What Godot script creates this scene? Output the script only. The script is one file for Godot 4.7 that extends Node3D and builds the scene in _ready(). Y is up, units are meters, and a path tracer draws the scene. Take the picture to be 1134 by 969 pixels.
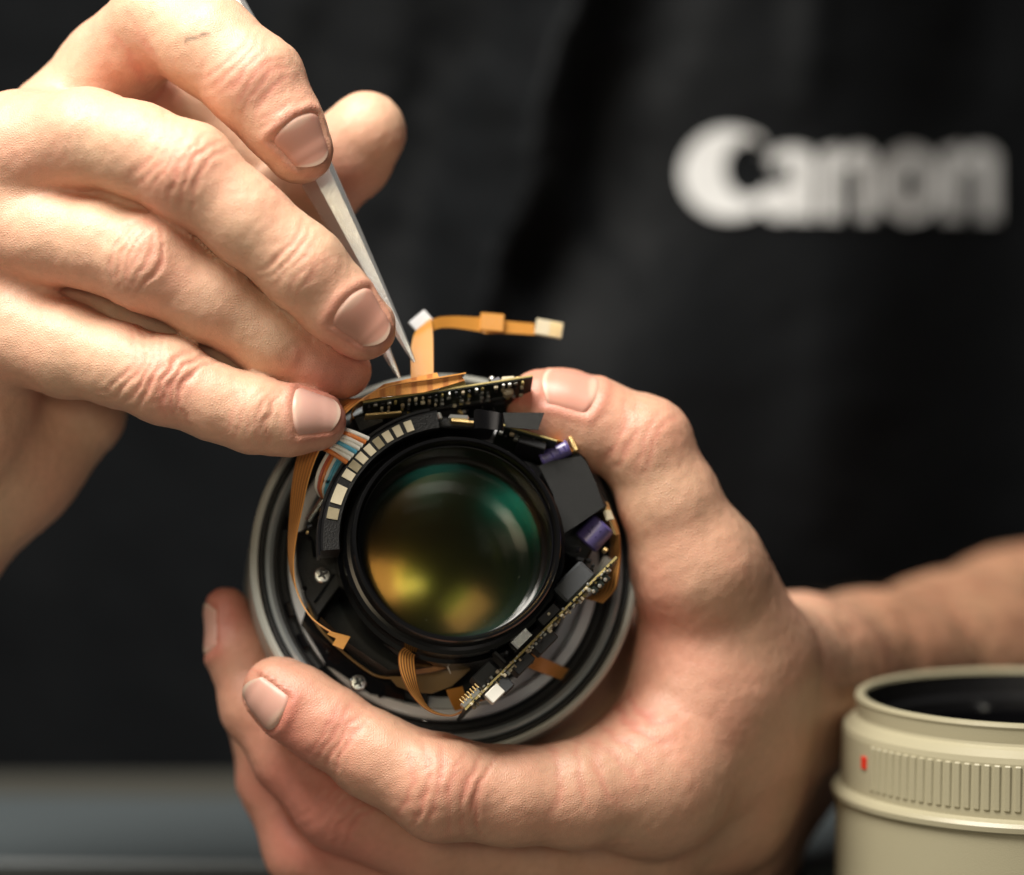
extends Node3D
# A technician's two hands, a pair of tweezers and an opened camera lens, close up.
# Modelling is done in millimetres; commit() turns them into metres.

const PX := 0.19            # millimetres per photograph pixel in the plane of focus, 600 mm from the camera
const FOCUS := 600.0
const PITCH := -4.0
const EYE := Vector3(0, 0.16, 0)

var view: Transform3D       # the plane of focus: x right, y up, z to the camera
var lens_at: Transform3D    # the opened lens, z along its axis (metres, in the world)
var LO: Vector3
var LU: Vector3
var LV: Vector3
var LW: Vector3
var rng := RandomNumberGenerator.new()
var M := {}


func _ready() -> void:
	rng.seed = 7
	# --- camera
	var cam := Camera3D.new()
	cam.name = "camera"
	var half := 969.0 * 0.5 * PX / FOCUS
	cam.fov = rad_to_deg(2.0 * atan(half))
	var att := CameraAttributesPhysical.new()
	att.frustum_focal_length = 12.0 / half
	att.frustum_focus_distance = 0.592
	att.exposure_aperture = 3.8
	att.frustum_near = 0.02
	att.frustum_far = 20.0
	cam.attributes = att
	cam.near = 0.02
	cam.far = 20.0
	var tilt := Basis(Vector3.RIGHT, deg_to_rad(PITCH))
	cam.transform = Transform3D(tilt, EYE)
	add_child(cam)
	cam.fov = rad_to_deg(2.0 * atan(half))
	view = Transform3D(tilt, EYE + tilt * Vector3(0, 0, -0.6))
	# --- surroundings and lamps
	var env := Environment.new()
	env.background_mode = Environment.BG_COLOR
	env.background_color = Color(0.19, 0.19, 0.20)
	env.background_energy_multiplier = 0.8
	env.tonemap_mode = Environment.TONE_MAPPER_LINEAR
	env.tonemap_exposure = 1.0
	env.sdfgi_enabled = true
	env.ssao_enabled = true
	env.ssil_enabled = true
	var we := WorldEnvironment.new()
	we.name = "surroundings"
	we.environment = env
	add_child(we)
	area("ceiling_panel_lamp", Vector3(-0.24, 0.80, -0.34), Vector3(-0.04, 0.14, -0.60), Vector2(0.50, 0.36), 1.58, Color(1.0, 0.975, 0.93))
	area("bench_lamp", Vector3(-0.235, 0.30, 0.16), Vector3(0, 0.13, -0.60), Vector2(0.20, 0.24), 0.085, Color(1.0, 0.90, 0.74))
	area("bench_lamp_001", Vector3(-0.085, 0.27, 0.17), Vector3(0, 0.13, -0.60), Vector2(0.07, 0.15), 0.024, Color(0.97, 1.0, 0.90))
	area("desk_lamp", Vector3(0.21, 0.14, 0.14), Vector3(0, 0.13, -0.60), Vector2(0.22, 0.12), 0.026, Color(1.0, 0.95, 0.90))
	# lens frame
	LO = hv(494, 622, -15)
	LW = Vector3(0.12, 0.245, 1).normalized()
	LU = Vector3.UP.cross(LW).normalized()
	LV = LW.cross(LU)
	lens_at = view * Transform3D(Basis(LU, LV, LW), LO * 0.001)
	materials()
	setting()
	build_shirt_and_hands()
	build_lens()
	build_tweezers()
	build_spare_barrel()


func area(called: String, at: Vector3, to: Vector3, size: Vector2, energy: float, tint: Color) -> void:
	var l := AreaLight3D.new()
	l.name = called
	l.area_size = size
	l.light_energy = energy
	l.light_color = tint
	l.shadow_enabled = true
	l.position = at
	add_child(l)
	l.look_at_from_position(at, to, Vector3(0.1, 0.2, 0.97).normalized())


# ------------------------------------------------------------------ places
func hv(px: float, py: float, z: float) -> Vector3:      # a point z mm in front of the plane of focus
	var d := FOCUS - z
	return Vector3((px - 567.0) * PX * d / FOCUS, (484.5 - py) * PX * d / FOCUS, z)


func lp(px: float, py: float, w: float) -> Vector3:      # a point of the lens, w mm along its axis
	var c := Vector3(0, 0, FOCUS)
	var r := hv(px, py, 0) - c
	var t := (LO.dot(LW) + w - c.dot(LW)) / r.dot(LW)
	var x := c + r * t - LO
	return Vector3(x.dot(LU), x.dot(LV), w)


# ------------------------------------------------------------------ materials
func lin(r: float, g: float, b: float) -> Color:
	return Color(r, g, b).linear_to_srgb()


func mat(c: Color, rough: float, metal := 0.0, spec := 0.5) -> StandardMaterial3D:
	var m := StandardMaterial3D.new()
	m.albedo_color = c
	m.roughness = rough
	m.metallic = metal
	m.metallic_specular = spec
	return m


func noise_tex(freq: float, kind: int, octaves: int, sd: int, size := 512) -> NoiseTexture2D:
	var n := FastNoiseLite.new()
	n.seed = sd
	n.noise_type = kind
	n.frequency = freq
	n.fractal_octaves = octaves
	var t := NoiseTexture2D.new()
	t.width = size
	t.height = size
	t.seamless = true
	t.noise = n
	return t


func relief(m: StandardMaterial3D, t: Texture2D, scale: float, depth_cm: float) -> StandardMaterial3D:
	m.uv1_triplanar = true
	m.uv1_scale = Vector3.ONE * scale
	m.heightmap_enabled = true
	m.heightmap_texture = t
	m.heightmap_scale = depth_cm
	return m


func stripes(a: Color, b: Color, n: int, duty: float) -> ImageTexture:
	var im := Image.create(256, 64, false, Image.FORMAT_RGB8)
	var r := RandomNumberGenerator.new()
	r.seed = n
	for x in 256:
		var f := fposmod(float(x) / 256.0 * n, 1.0)
		var k := smoothstep(0.5 - duty * 0.5 - 0.08, 0.5 - duty * 0.5 + 0.08, f) * (1.0 - smoothstep(0.5 + duty * 0.5 - 0.08, 0.5 + duty * 0.5 + 0.08, f))
		if x < 10 or x > 245:
			k = 0.0
		for y in 64:
			var c := a.lerp(b, k)
			var s := 1.0 + r.randf_range(-0.05, 0.05)
			im.set_pixel(x, y, Color(c.r * s, c.g * s, c.b * s))
	return ImageTexture.create_from_image(im)


func coat(tint: Color, alpha: float, rough: float) -> StandardMaterial3D:      # a coated glass face: mostly clear, a tinted mirror
	var m := mat(tint, rough, 1.0)
	m.transparency = BaseMaterial3D.TRANSPARENCY_ALPHA
	m.albedo_color.a = alpha
	var im := Image.create(8, 8, false, Image.FORMAT_RGBA8)
	im.fill(Color.WHITE)
	m.albedo_texture = ImageTexture.create_from_image(im)
	return m


func materials() -> void:
	var grain := noise_tex(0.05, FastNoiseLite.TYPE_SIMPLEX, 4, 3)
	var cells := noise_tex(0.045, FastNoiseLite.TYPE_CELLULAR, 2, 5)
	var pores := noise_tex(0.055, FastNoiseLite.TYPE_CELLULAR, 2, 9)
	(pores.noise as FastNoiseLite).cellular_return_type = FastNoiseLite.RETURN_DISTANCE2_SUB
	var skin := mat(Color.WHITE, 0.45, 0.0, 0.5)
	skin.vertex_color_use_as_albedo = true
	skin.subsurf_scatter_enabled = true
	skin.subsurf_scatter_strength = 0.10
	M.skin = relief(skin, pores, 70.0, 0.012)
	var nail := mat(lin(0.66, 0.36, 0.29), 0.36, 0.0, 0.42)
	nail.subsurf_scatter_enabled = true
	nail.subsurf_scatter_strength = 0.08
	nail.vertex_color_use_as_albedo = true
	nail.albedo_color = Color.WHITE
	M.nail = nail
	M.hair = mat(lin(0.06, 0.035, 0.018), 0.5)
	M.shirt = relief(mat(lin(0.0068, 0.0076, 0.0088), 0.6, 0.0, 0.2), grain, 90.0, 0.004)
	M.shirt.rim_enabled = true
	M.shirt.rim = 0.05
	M.thread = relief(mat(lin(0.82, 0.83, 0.84), 0.8), grain, 90.0, 0.03)
	M.table = relief(mat(lin(0.068, 0.082, 0.09), 0.5), grain, 20.0, 0.01)
	M.table_edge = relief(mat(lin(0.062, 0.061, 0.052), 0.5), grain, 20.0, 0.01)
	M.wall = mat(lin(0.012, 0.012, 0.013), 0.9)
	M.shell = relief(mat(lin(0.44, 0.45, 0.415), 0.36), grain, 120.0, 0.003)
	M.shell_in = mat(lin(0.42, 0.46, 0.48), 0.3, 0.5)
	M.rubber = relief(mat(lin(0.014, 0.015, 0.016), 0.5), grain, 160.0, 0.01)
	M.metal = relief(mat(lin(0.62, 0.64, 0.67), 0.30, 0.85), grain, 140.0, 0.004)
	M.white_metal = relief(mat(lin(0.78, 0.80, 0.84), 0.38, 0.0), grain, 140.0, 0.004)
	M.black = relief(mat(lin(0.007, 0.007, 0.0078), 0.36, 0.0, 0.42), cells, 110.0, 0.006)
	M.black_matt = relief(mat(lin(0.019, 0.0195, 0.019), 0.55, 0.0, 0.4), cells, 260.0, 0.012)
	M.black_gloss = mat(lin(0.004, 0.004, 0.005), 0.16, 0.0, 0.45)
	M.tube = mat(lin(0.004, 0.004, 0.0045), 0.2, 0.0, 0.42)
	M.tape = relief(mat(lin(0.017, 0.0175, 0.018), 0.66, 0.0, 0.4), cells, 330.0, 0.015)
	M.board = mat(lin(0.010, 0.014, 0.011), 0.35)
	M.board_edge = relief(mat(lin(0.34, 0.27, 0.10), 0.45, 0.3), grain, 300.0, 0.004)
	M.gold = relief(mat(lin(0.70, 0.50, 0.22), 0.32, 0.8), grain, 300.0, 0.005)
	M.cream = relief(mat(lin(0.60, 0.53, 0.38), 0.5), grain, 300.0, 0.005)
	M.cream_worn = relief(mat(lin(0.50, 0.43, 0.28), 0.38, 0.3), grain, 420.0, 0.012)
	M.solder = mat(lin(0.70, 0.70, 0.66), 0.28, 0.9)
	M.blade = relief(mat(lin(0.88, 0.88, 0.87), 0.26, 0.75), grain, 200.0, 0.003)
	M.steel = relief(mat(lin(0.62, 0.63, 0.62), 0.24, 1.0), grain, 200.0, 0.002)
	M.dark_steel = mat(lin(0.10, 0.10, 0.11), 0.3, 0.9)
	M.chip = relief(mat(lin(0.036, 0.04, 0.046), 0.5), cells, 300.0, 0.006)
	M.chip_black = mat(lin(0.010, 0.010, 0.012), 0.4)
	M.ceramic = mat(lin(0.30, 0.24, 0.16), 0.5)
	M.purple = mat(lin(0.085, 0.065, 0.23), 0.3)
	M.purple.clearcoat_enabled = true
	M.print = mat(lin(0.035, 0.025, 0.12), 0.45)
	M.flex = mat(Color.WHITE, 0.24)
	M.flex.clearcoat_enabled = true
	M.flex.albedo_texture = stripes(lin(0.85, 0.38, 0.09), lin(0.56, 0.20, 0.045), 6, 0.35)
	M.flex.backlight_enabled = true
	M.flex.backlight = Color(0.35, 0.18, 0.06)
	M.flex_plain = relief(mat(lin(0.60, 0.27, 0.05), 0.3), grain, 200.0, 0.004)
	M.flex_plain.backlight_enabled = true
	M.flex_plain.backlight = Color(0.45, 0.25, 0.07)
	M.flex_traces = mat(Color.WHITE, 0.3)
	M.flex_traces.albedo_texture = stripes(lin(0.26, 0.09, 0.025), lin(0.80, 0.38, 0.11), 6, 0.6)
	M.flex_fine = mat(Color.WHITE, 0.32)
	M.flex_fine.albedo_texture = stripes(lin(0.055, 0.028, 0.012), lin(0.55, 0.27, 0.10), 22, 0.5)
	M.flex_olive = mat(lin(0.24, 0.15, 0.055), 0.3)
	M.wire_white = mat(lin(0.78, 0.76, 0.70), 0.35)
	M.wire_blue = mat(lin(0.10, 0.38, 0.55), 0.35)
	M.wire_orange = mat(lin(0.70, 0.22, 0.06), 0.35)
	M.wire_red = mat(lin(0.50, 0.12, 0.07), 0.35)
	M.glass_front = coat(Color(0.84, 0.66, 0.36), 0.11, 0.17)
	M.glass_mid = coat(Color(0.14, 0.62, 0.55), 0.058, 0.2)
	M.glass_deep = coat(Color(0.66, 0.72, 0.24), 0.14, 0.22)
	M.beige = relief(mat(lin(0.36, 0.33, 0.225), 0.36), grain, 90.0, 0.003)
	M.red = mat(lin(0.62, 0.03, 0.012), 0.4)


# ------------------------------------------------------------------ nodes
func numbered(parent: Node, called: String) -> String:
	if not parent.has_node(NodePath(called)):
		return called
	var k := 1
	while parent.has_node(NodePath("%s_%03d" % [called, k])):
		k += 1
	return "%s_%03d" % [called, k]


func thing(called: String, label: String, category: String, at := Transform3D.IDENTITY) -> Node3D:
	var o := Node3D.new()
	o.name = numbered(self, called)
	o.transform = at
	o.set_meta("label", label)
	o.set_meta("category", category)
	add_child(o)
	return o


func part(parent: Node, called: String, mesh: Mesh, m: Material, at := Transform3D.IDENTITY, label := "") -> MeshInstance3D:
	var o := MeshInstance3D.new()
	o.name = numbered(parent, called)
	o.mesh = mesh
	o.material_override = m
	o.transform = at
	if label:
		o.set_meta("label", label)
	parent.add_child(o)
	return o


# ------------------------------------------------------------------ shapes (mm in, metres out)
func start() -> SurfaceTool:
	var st := SurfaceTool.new()
	st.begin(Mesh.PRIMITIVE_TRIANGLES)
	return st


func commit(st: SurfaceTool) -> ArrayMesh:
	st.index()
	st.generate_normals()
	return st.commit()


func tri(st: SurfaceTool, a: Vector3, b: Vector3, c: Vector3) -> void:
	for p in [a, b, c]:
		st.set_uv(Vector2(p.x, p.y) * 0.05)
		st.add_vertex(p * 0.001)


func quad(st: SurfaceTool, a: Vector3, b: Vector3, c: Vector3, d: Vector3, ua := Vector2.ZERO, ub := Vector2.RIGHT, uc := Vector2.ONE, ud := Vector2.DOWN) -> void:
	var ps := [a, b, c, a, c, d]
	var us := [ua, ub, uc, ua, uc, ud]
	for k in 6:
		st.set_uv(us[k])
		st.add_vertex(ps[k] * 0.001)


# a profile of (radius, height) turned round z from a0 to a1 degrees; each step of the profile keeps its own edge unless smooth
func lathe(profile: Array, n := 128, a0 := 0.0, a1 := 360.0, smooth := false) -> ArrayMesh:
	var st := start()
	for s in profile.size() - 1:
		st.set_smooth_group(0 if smooth else s % 30 + 1)
		var p: Vector2 = profile[s]
		var q: Vector2 = profile[s + 1]
		for k in n:
			var t0 := deg_to_rad(lerpf(a0, a1, float(k) / n))
			var t1 := deg_to_rad(lerpf(a0, a1, float(k + 1) / n))
			var c0 := Vector2(cos(t0), sin(t0))
			var c1 := Vector2(cos(t1), sin(t1))
			quad(st, Vector3(p.x * c0.x, p.x * c0.y, p.y), Vector3(q.x * c0.x, q.x * c0.y, q.y), Vector3(q.x * c1.x, q.x * c1.y, q.y), Vector3(p.x * c1.x, p.x * c1.y, p.y))
	if absf(a1 - a0) < 359.9:
		st.set_smooth_group(-1)
		var poly := PackedVector2Array()
		for p in profile:
			poly.append(p)
		var ix := Geometry2D.triangulate_polygon(poly)
		for a in [a0, a1]:
			var c := Vector2(cos(deg_to_rad(a)), sin(deg_to_rad(a)))
			for k in range(0, ix.size(), 3):
				var v := []
				for j in 3:
					var p := poly[ix[k + j]]
					v.append(Vector3(p.x * c.x, p.x * c.y, p.y))
				tri(st, v[0], v[1], v[2])
	return commit(st)


func disc(r: float, z: float, n := 96) -> ArrayMesh:
	var st := start()
	for k in n:
		var a := TAU * k / n
		var b := TAU * (k + 1) / n
		tri(st, Vector3(0, 0, z), Vector3(r * cos(b), r * sin(b), z), Vector3(r * cos(a), r * sin(a), z))
	return commit(st)


# spherical cap of edge radius r whose middle stands bulge above its edge
func cap(r: float, z: float, bulge: float, rings := 14, n := 96) -> ArrayMesh:
	var prof := []
	var big := (r * r + bulge * bulge) / (2.0 * bulge)
	for k in rings + 1:
		var x := r * (1.0 - float(k) / rings)
		var h := sqrt(maxf(big * big - x * x, 0.0)) - absf(big) + absf(bulge)
		prof.append(Vector2(maxf(x, 0.001), z + signf(bulge) * h))
	return lathe(prof, n, 0, 360, true)


# chamfered box, its middle at the origin
func box(size: Vector3, bevel := 0.2) -> ArrayMesh:
	var st := start()
	st.set_smooth_group(-1)
	var h := size * 0.5
	var b := minf(bevel, minf(h.x, minf(h.y, h.z)) * 0.6)
	var f := func(ax: int, s: float, u: float, v: float, inset: float) -> Vector3:
		var r := Vector3.ZERO
		r[ax] = s * (h[ax] - inset)
		var i := (ax + 1) % 3
		var j := (ax + 2) % 3
		r[i] = u * (h[i] - (b - inset))
		r[j] = v * (h[j] - (b - inset))
		return r
	for ax in 3:
		for s in [-1.0, 1.0]:
			quad(st, f.call(ax, s, -1, -s, 0.0), f.call(ax, s, -1, s, 0.0), f.call(ax, s, 1, s, 0.0), f.call(ax, s, 1, -s, 0.0))
	# edges
	for ax in 3:
		var i := (ax + 1) % 3
		var j := (ax + 2) % 3
		for s in [-1.0, 1.0]:
			for t in [-1.0, 1.0]:
				var p := []
				for e in [-1.0, 1.0]:
					var a := Vector3.ZERO
					a[ax] = e * (h[ax] - b)
					a[i] = s * h[i]
					a[j] = t * (h[j] - b)
					var c := a
					c[i] = s * (h[i] - b)
					c[j] = t * h[j]
					p.append(a)
					p.append(c)
				quad(st, p[0], p[1], p[3], p[2])
	for x in [-1.0, 1.0]:
		for y in [-1.0, 1.0]:
			for z in [-1.0, 1.0]:
				tri(st, Vector3(x * h.x, y * (h.y - b), z * (h.z - b)), Vector3(x * (h.x - b), y * h.y, z * (h.z - b)), Vector3(x * (h.x - b), y * (h.y - b), z * h.z))
	return commit(st)


# a polygon (points in x, y) between two heights
func prism(poly: PackedVector2Array, z0: float, z1: float, bevel := 0.0) -> ArrayMesh:
	var st := start()
	st.set_smooth_group(-1)
	var top := poly
	if bevel > 0.0:
		var inner := Geometry2D.offset_polygon(poly, -bevel)
		if inner.size() == 1 and inner[0].size() == poly.size():
			top = inner[0]
			var best := 0
			for k in top.size():
				if top[k].distance_to(poly[0]) < top[best].distance_to(poly[0]):
					best = k
			var turned := PackedVector2Array()
			for k in top.size():
				turned.append(top[(k + best) % top.size()])
			if turned[1].distance_to(poly[1]) > turned[-1].distance_to(poly[1]):
				turned.reverse()
				turned.insert(0, turned[-1])
				turned.remove_at(turned.size() - 1)
			top = turned
	var ix := Geometry2D.triangulate_polygon(top)
	var iy := Geometry2D.triangulate_polygon(poly)
	for k in range(0, ix.size(), 3):
		tri(st, v3(top[ix[k]], z1), v3(top[ix[k + 1]], z1), v3(top[ix[k + 2]], z1))
	for k in range(0, iy.size(), 3):
		tri(st, v3(poly[iy[k]], z0), v3(poly[iy[k + 2]], z0), v3(poly[iy[k + 1]], z0))
	var n := poly.size()
	var side := z1 - (bevel if top != poly else 0.0)
	for k in n:
		var l := (k + 1) % n
		quad(st, v3(poly[k], z0), v3(poly[k], side), v3(poly[l], side), v3(poly[l], z0))
		if top != poly:
			quad(st, v3(poly[k], side), v3(top[k], z1), v3(top[l], z1), v3(poly[l], side))
	return commit(st)


func v3(p: Vector2, z: float) -> Vector3:
	return Vector3(p.x, p.y, z)


func spline(pts: Array, per := 8) -> Array:
	var out := []
	var n := pts.size()
	for k in n - 1:
		var a = pts[maxi(k - 1, 0)]
		var b = pts[k]
		var c = pts[k + 1]
		var d = pts[mini(k + 2, n - 1)]
		for s in per:
			var t := float(s) / per
			out.append(0.5 * ((2.0 * b) + (c - a) * t + (2.0 * a - 5.0 * b + 4.0 * c - d) * t * t + (3.0 * b - a - 3.0 * c + d) * t * t * t))
	out.append(pts[n - 1])
	return out


# a strip: pts runs along one long edge, sides holds the vector from that edge to the other one
func ribbon(pts: Array, sides: Array, thick := 0.18, per := 8) -> ArrayMesh:
	var st := start()
	var p := spline(pts, per)
	var w := spline(sides, per)
	var n := p.size()
	var v := 0.0
	var rows := []
	for k in n:
		var t: Vector3 = (p[mini(k + 1, n - 1)] - p[maxi(k - 1, 0)]).normalized()
		var nn: Vector3 = t.cross(w[k]).normalized() * thick * 0.5
		if k:
			v += p[k].distance_to(p[k - 1]) * 0.1
		rows.append([p[k] + nn, p[k] + w[k] + nn, p[k] + w[k] - nn, p[k] - nn, v])
	for side in 4:
		st.set_smooth_group(side + 1)
		for k in n - 1:
			var a: Array = rows[k]
			var b: Array = rows[k + 1]
			var u0 := 0.0 if side in [0, 3] else 1.0
			var u1 := 1.0 if side in [0, 1] else 0.0
			quad(st, a[side], a[(side + 1) % 4], b[(side + 1) % 4], b[side], Vector2(u0, a[4]), Vector2(u1, a[4]), Vector2(u1, b[4]), Vector2(u0, b[4]))
	st.set_smooth_group(-1)
	for e in [0, n - 1]:
		var r: Array = rows[e]
		quad(st, r[0], r[1], r[2], r[3])
	return commit(st)


func tube(pts: Array, radii: Array, sides := 10, per := 8) -> ArrayMesh:
	var st := start()
	var p := spline(pts, per)
	var r := spline(radii, per)
	var n := p.size()
	var rows := []
	var up := Vector3(0.31, 0.83, 0.46)
	for k in n:
		var t: Vector3 = (p[mini(k + 1, n - 1)] - p[maxi(k - 1, 0)]).normalized()
		var a := t.cross(up).normalized()
		var b := t.cross(a)
		var row := []
		for s in sides:
			var g := TAU * s / sides
			row.append(p[k] + (a * cos(g) + b * sin(g)) * r[k])
		rows.append(row)
	st.set_smooth_group(1)
	for k in n - 1:
		for s in sides:
			var s1 := (s + 1) % sides
			quad(st, rows[k][s], rows[k][s1], rows[k + 1][s1], rows[k + 1][s])
	st.set_smooth_group(-1)
	for e in [0, n - 1]:
		for s in sides:
			tri(st, p[e], rows[e][s], rows[e][(s + 1) % sides])
	return commit(st)


# ------------------------------------------------------------------ the setting
func setting() -> void:
	# the bench top: a grey-blue mat on an olive board, its far edge in front of the technician
	var back := -0.845
	var o := MeshInstance3D.new()
	o.name = "workbench_top"
	var b := BoxMesh.new()
	b.size = Vector3(1.6, 0.03, 1.2)
	o.mesh = b
	o.material_override = M.table_edge
	o.position = Vector3(0.1, -0.015, back + 0.6)
	o.set_meta("kind", "structure")
	o.set_meta("label", "olive grey workbench top under the two hands")
	add_child(o)
	var w := MeshInstance3D.new()
	w.name = "wall"
	var wb := BoxMesh.new()
	wb.size = Vector3(4, 3, 0.1)
	w.mesh = wb
	w.material_override = M.wall
	w.position = Vector3(0, 0.4, -1.7)
	w.set_meta("kind", "structure")
	w.set_meta("label", "dark wall behind the technician")
	add_child(w)
	var t := thing("bench_mat", "blurred grey blue mat lying on the workbench at lower left", "mat", Transform3D(Basis(Vector3.UP, -0.05), Vector3(0.1, 0.002, -0.738)))
	part(t, "sheet", box(Vector3(1300, 4, 84), 1.2), M.table)


# ------------------------------------------------------------------ skin: tapered bones joined on a grid, meshed as surface nets
class SkinField:
	var cell := 0.8
	var lo: Vector3
	var nx: int
	var ny: int
	var nz: int
	var f: PackedFloat32Array
	var palm := []        # [a, b, ra, rb, k]
	var fingers := []     # {bones: [...], base: Vector3, near: float, far: float, k: float}
	var slabs := []
	const SLABS := 8

	func frame() -> void:
		var a := Vector3.INF
		var b := -Vector3.INF
		var all := palm.duplicate()
		for g in fingers:
			all.append_array(g.bones)
		for q in all:
			for e in 2:
				var p: Vector3 = q[e]
				var r: float = q[2 + e]
				a = a.min(p - Vector3.ONE * r)
				b = b.max(p + Vector3.ONE * r)
		lo = a - Vector3.ONE * 3.0
		var n := ((b - a + Vector3.ONE * 6.0) / cell).ceil()
		nx = int(n.x) + 1
		ny = int(n.y) + 1
		nz = int(n.z) + 1

	func crop(a: Vector3, b: Vector3) -> void:       # keep only what lies inside
		var hi := (lo + Vector3(nx, ny, nz) * cell).min(b)
		lo = lo.max(a)
		var n := ((hi - lo) / cell).ceil()
		nx = int(n.x) + 1
		ny = int(n.y) + 1
		nz = int(n.z) + 1

	func stamp(out: PackedFloat32Array, q: Array, k: float, k0: int, k1: int, o: Vector3i, s: Vector3i) -> PackedFloat32Array:
		# out covers cells o .. o + s; only slices k0 .. k1
		var a: Vector3 = q[0]
		var b: Vector3 = q[1]
		var ra: float = q[2]
		var dr: float = q[3] - ra
		var ab := b - a
		var inv := 1.0 / maxf(ab.length_squared(), 1e-6)
		var m := maxf(ra, ra + dr) + k + 2.5
		var p0 := (a.min(b) - Vector3.ONE * m - lo) / cell
		var p1 := (a.max(b) + Vector3.ONE * m - lo) / cell
		var x0 := maxi(int(p0.x), o.x)
		var x1 := mini(int(p1.x) + 1, o.x + s.x - 1)
		var y0 := maxi(int(p0.y), o.y)
		var y1 := mini(int(p1.y) + 1, o.y + s.y - 1)
		var z0 := maxi(maxi(int(p0.z), o.z), k0)
		var z1 := mini(mini(int(p1.z) + 1, o.z + s.z - 1), k1 - 1)
		var ik := 0.25 / k
		for z in range(z0, z1 + 1):
			for y in range(y0, y1 + 1):
				var at := ((z - o.z) * s.y + (y - o.y)) * s.x - o.x
				var pa := Vector3(lo.x + x0 * cell, lo.y + y * cell, lo.z + z * cell) - a
				for x in range(x0, x1 + 1):
					var t := clampf(pa.dot(ab) * inv, 0.0, 1.0)
					var d := (pa - ab * t).length() - ra - dr * t
					var e := out[at + x]
					var h := k - absf(e - d)
					out[at + x] = minf(e, d) - (h * h * ik if h > 0.0 else 0.0)
					pa.x += cell
		return out

	func slab(i: int) -> void:
		var k0 := nz * i / SLABS
		var k1 := nz * (i + 1) / SLABS
		var o := Vector3i(0, 0, k0)
		var s := Vector3i(nx, ny, k1 - k0)
		var out := PackedFloat32Array()
		out.resize(s.x * s.y * s.z)
		out.fill(40.0)
		for q in palm:
			out = stamp(out, q, q[4], k0, k1, o, s)
		for g in fingers:
			var a := Vector3.INF
			var b := -Vector3.INF
			for q in g.bones:
				var m: float = maxf(q[2], q[3]) + 9.0
				a = a.min(q[0].min(q[1]) - Vector3.ONE * m)
				b = b.max(q[0].max(q[1]) + Vector3.ONE * m)
			var c0 := Vector3i(((a - lo) / cell).floor()).max(o)
			var c1 := Vector3i(((b - lo) / cell).ceil()).min(o + s - Vector3i.ONE)
			if c1.x < c0.x or c1.y < c0.y or c1.z < c0.z:
				continue
			var fs := c1 - c0 + Vector3i.ONE
			var own := PackedFloat32Array()
			own.resize(fs.x * fs.y * fs.z)
			own.fill(40.0)
			for q in g.bones:
				own = stamp(own, q, q[4], c0.z, c1.z + 1, c0, fs)
			var base: Vector3 = g.base
			var near: float = g.near
			var far: float = g.far
			var kb: float = g.k
			for z in range(c0.z, c1.z + 1):
				for y in range(c0.y, c1.y + 1):
					var at := ((z - o.z) * s.y + y) * s.x
					var af := ((z - c0.z) * fs.y + (y - c0.y)) * fs.x - c0.x
					for x in range(c0.x, c1.x + 1):
						var d := own[af + x]
						if d > 12.0:
							continue
						var e := out[at + x]
						var k := 0.9
						if absf(e - d) < kb:
							var p := Vector3(lo.x + x * cell, lo.y + y * cell, lo.z + z * cell)
							k = lerpf(kb, 1.5, smoothstep(near, far, p.distance_to(base)))
						var h := k - absf(e - d)
						out[at + x] = minf(e, d) - (h * h * 0.25 / k if h > 0.0 else 0.0)
		slabs[i] = out

	func fill() -> void:
		slabs.resize(SLABS)
		var id := WorkerThreadPool.add_group_task(slab, SLABS)
		WorkerThreadPool.wait_for_group_task_completion(id)
		f = PackedFloat32Array()
		for s in slabs:
			f.append_array(s)
		slabs.clear()

	func at(p: Vector3) -> float:
		var q := (p - lo) / cell
		var x := clampi(int(q.x), 0, nx - 2)
		var y := clampi(int(q.y), 0, ny - 2)
		var z := clampi(int(q.z), 0, nz - 2)
		var tx := clampf(q.x - x, 0, 1)
		var ty := clampf(q.y - y, 0, 1)
		var tz := clampf(q.z - z, 0, 1)
		var i := (z * ny + y) * nx + x
		var sy := nx
		var sz := nx * ny
		var a := lerpf(lerpf(f[i], f[i + 1], tx), lerpf(f[i + sy], f[i + sy + 1], tx), ty)
		i += sz
		var b := lerpf(lerpf(f[i], f[i + 1], tx), lerpf(f[i + sy], f[i + sy + 1], tx), ty)
		return lerpf(a, b, tz)

	func slope(p: Vector3) -> Vector3:
		var h := cell
		return Vector3(at(p + Vector3(h, 0, 0)) - at(p - Vector3(h, 0, 0)), at(p + Vector3(0, h, 0)) - at(p - Vector3(0, h, 0)), at(p + Vector3(0, 0, h)) - at(p - Vector3(0, 0, h))).normalized()

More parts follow.
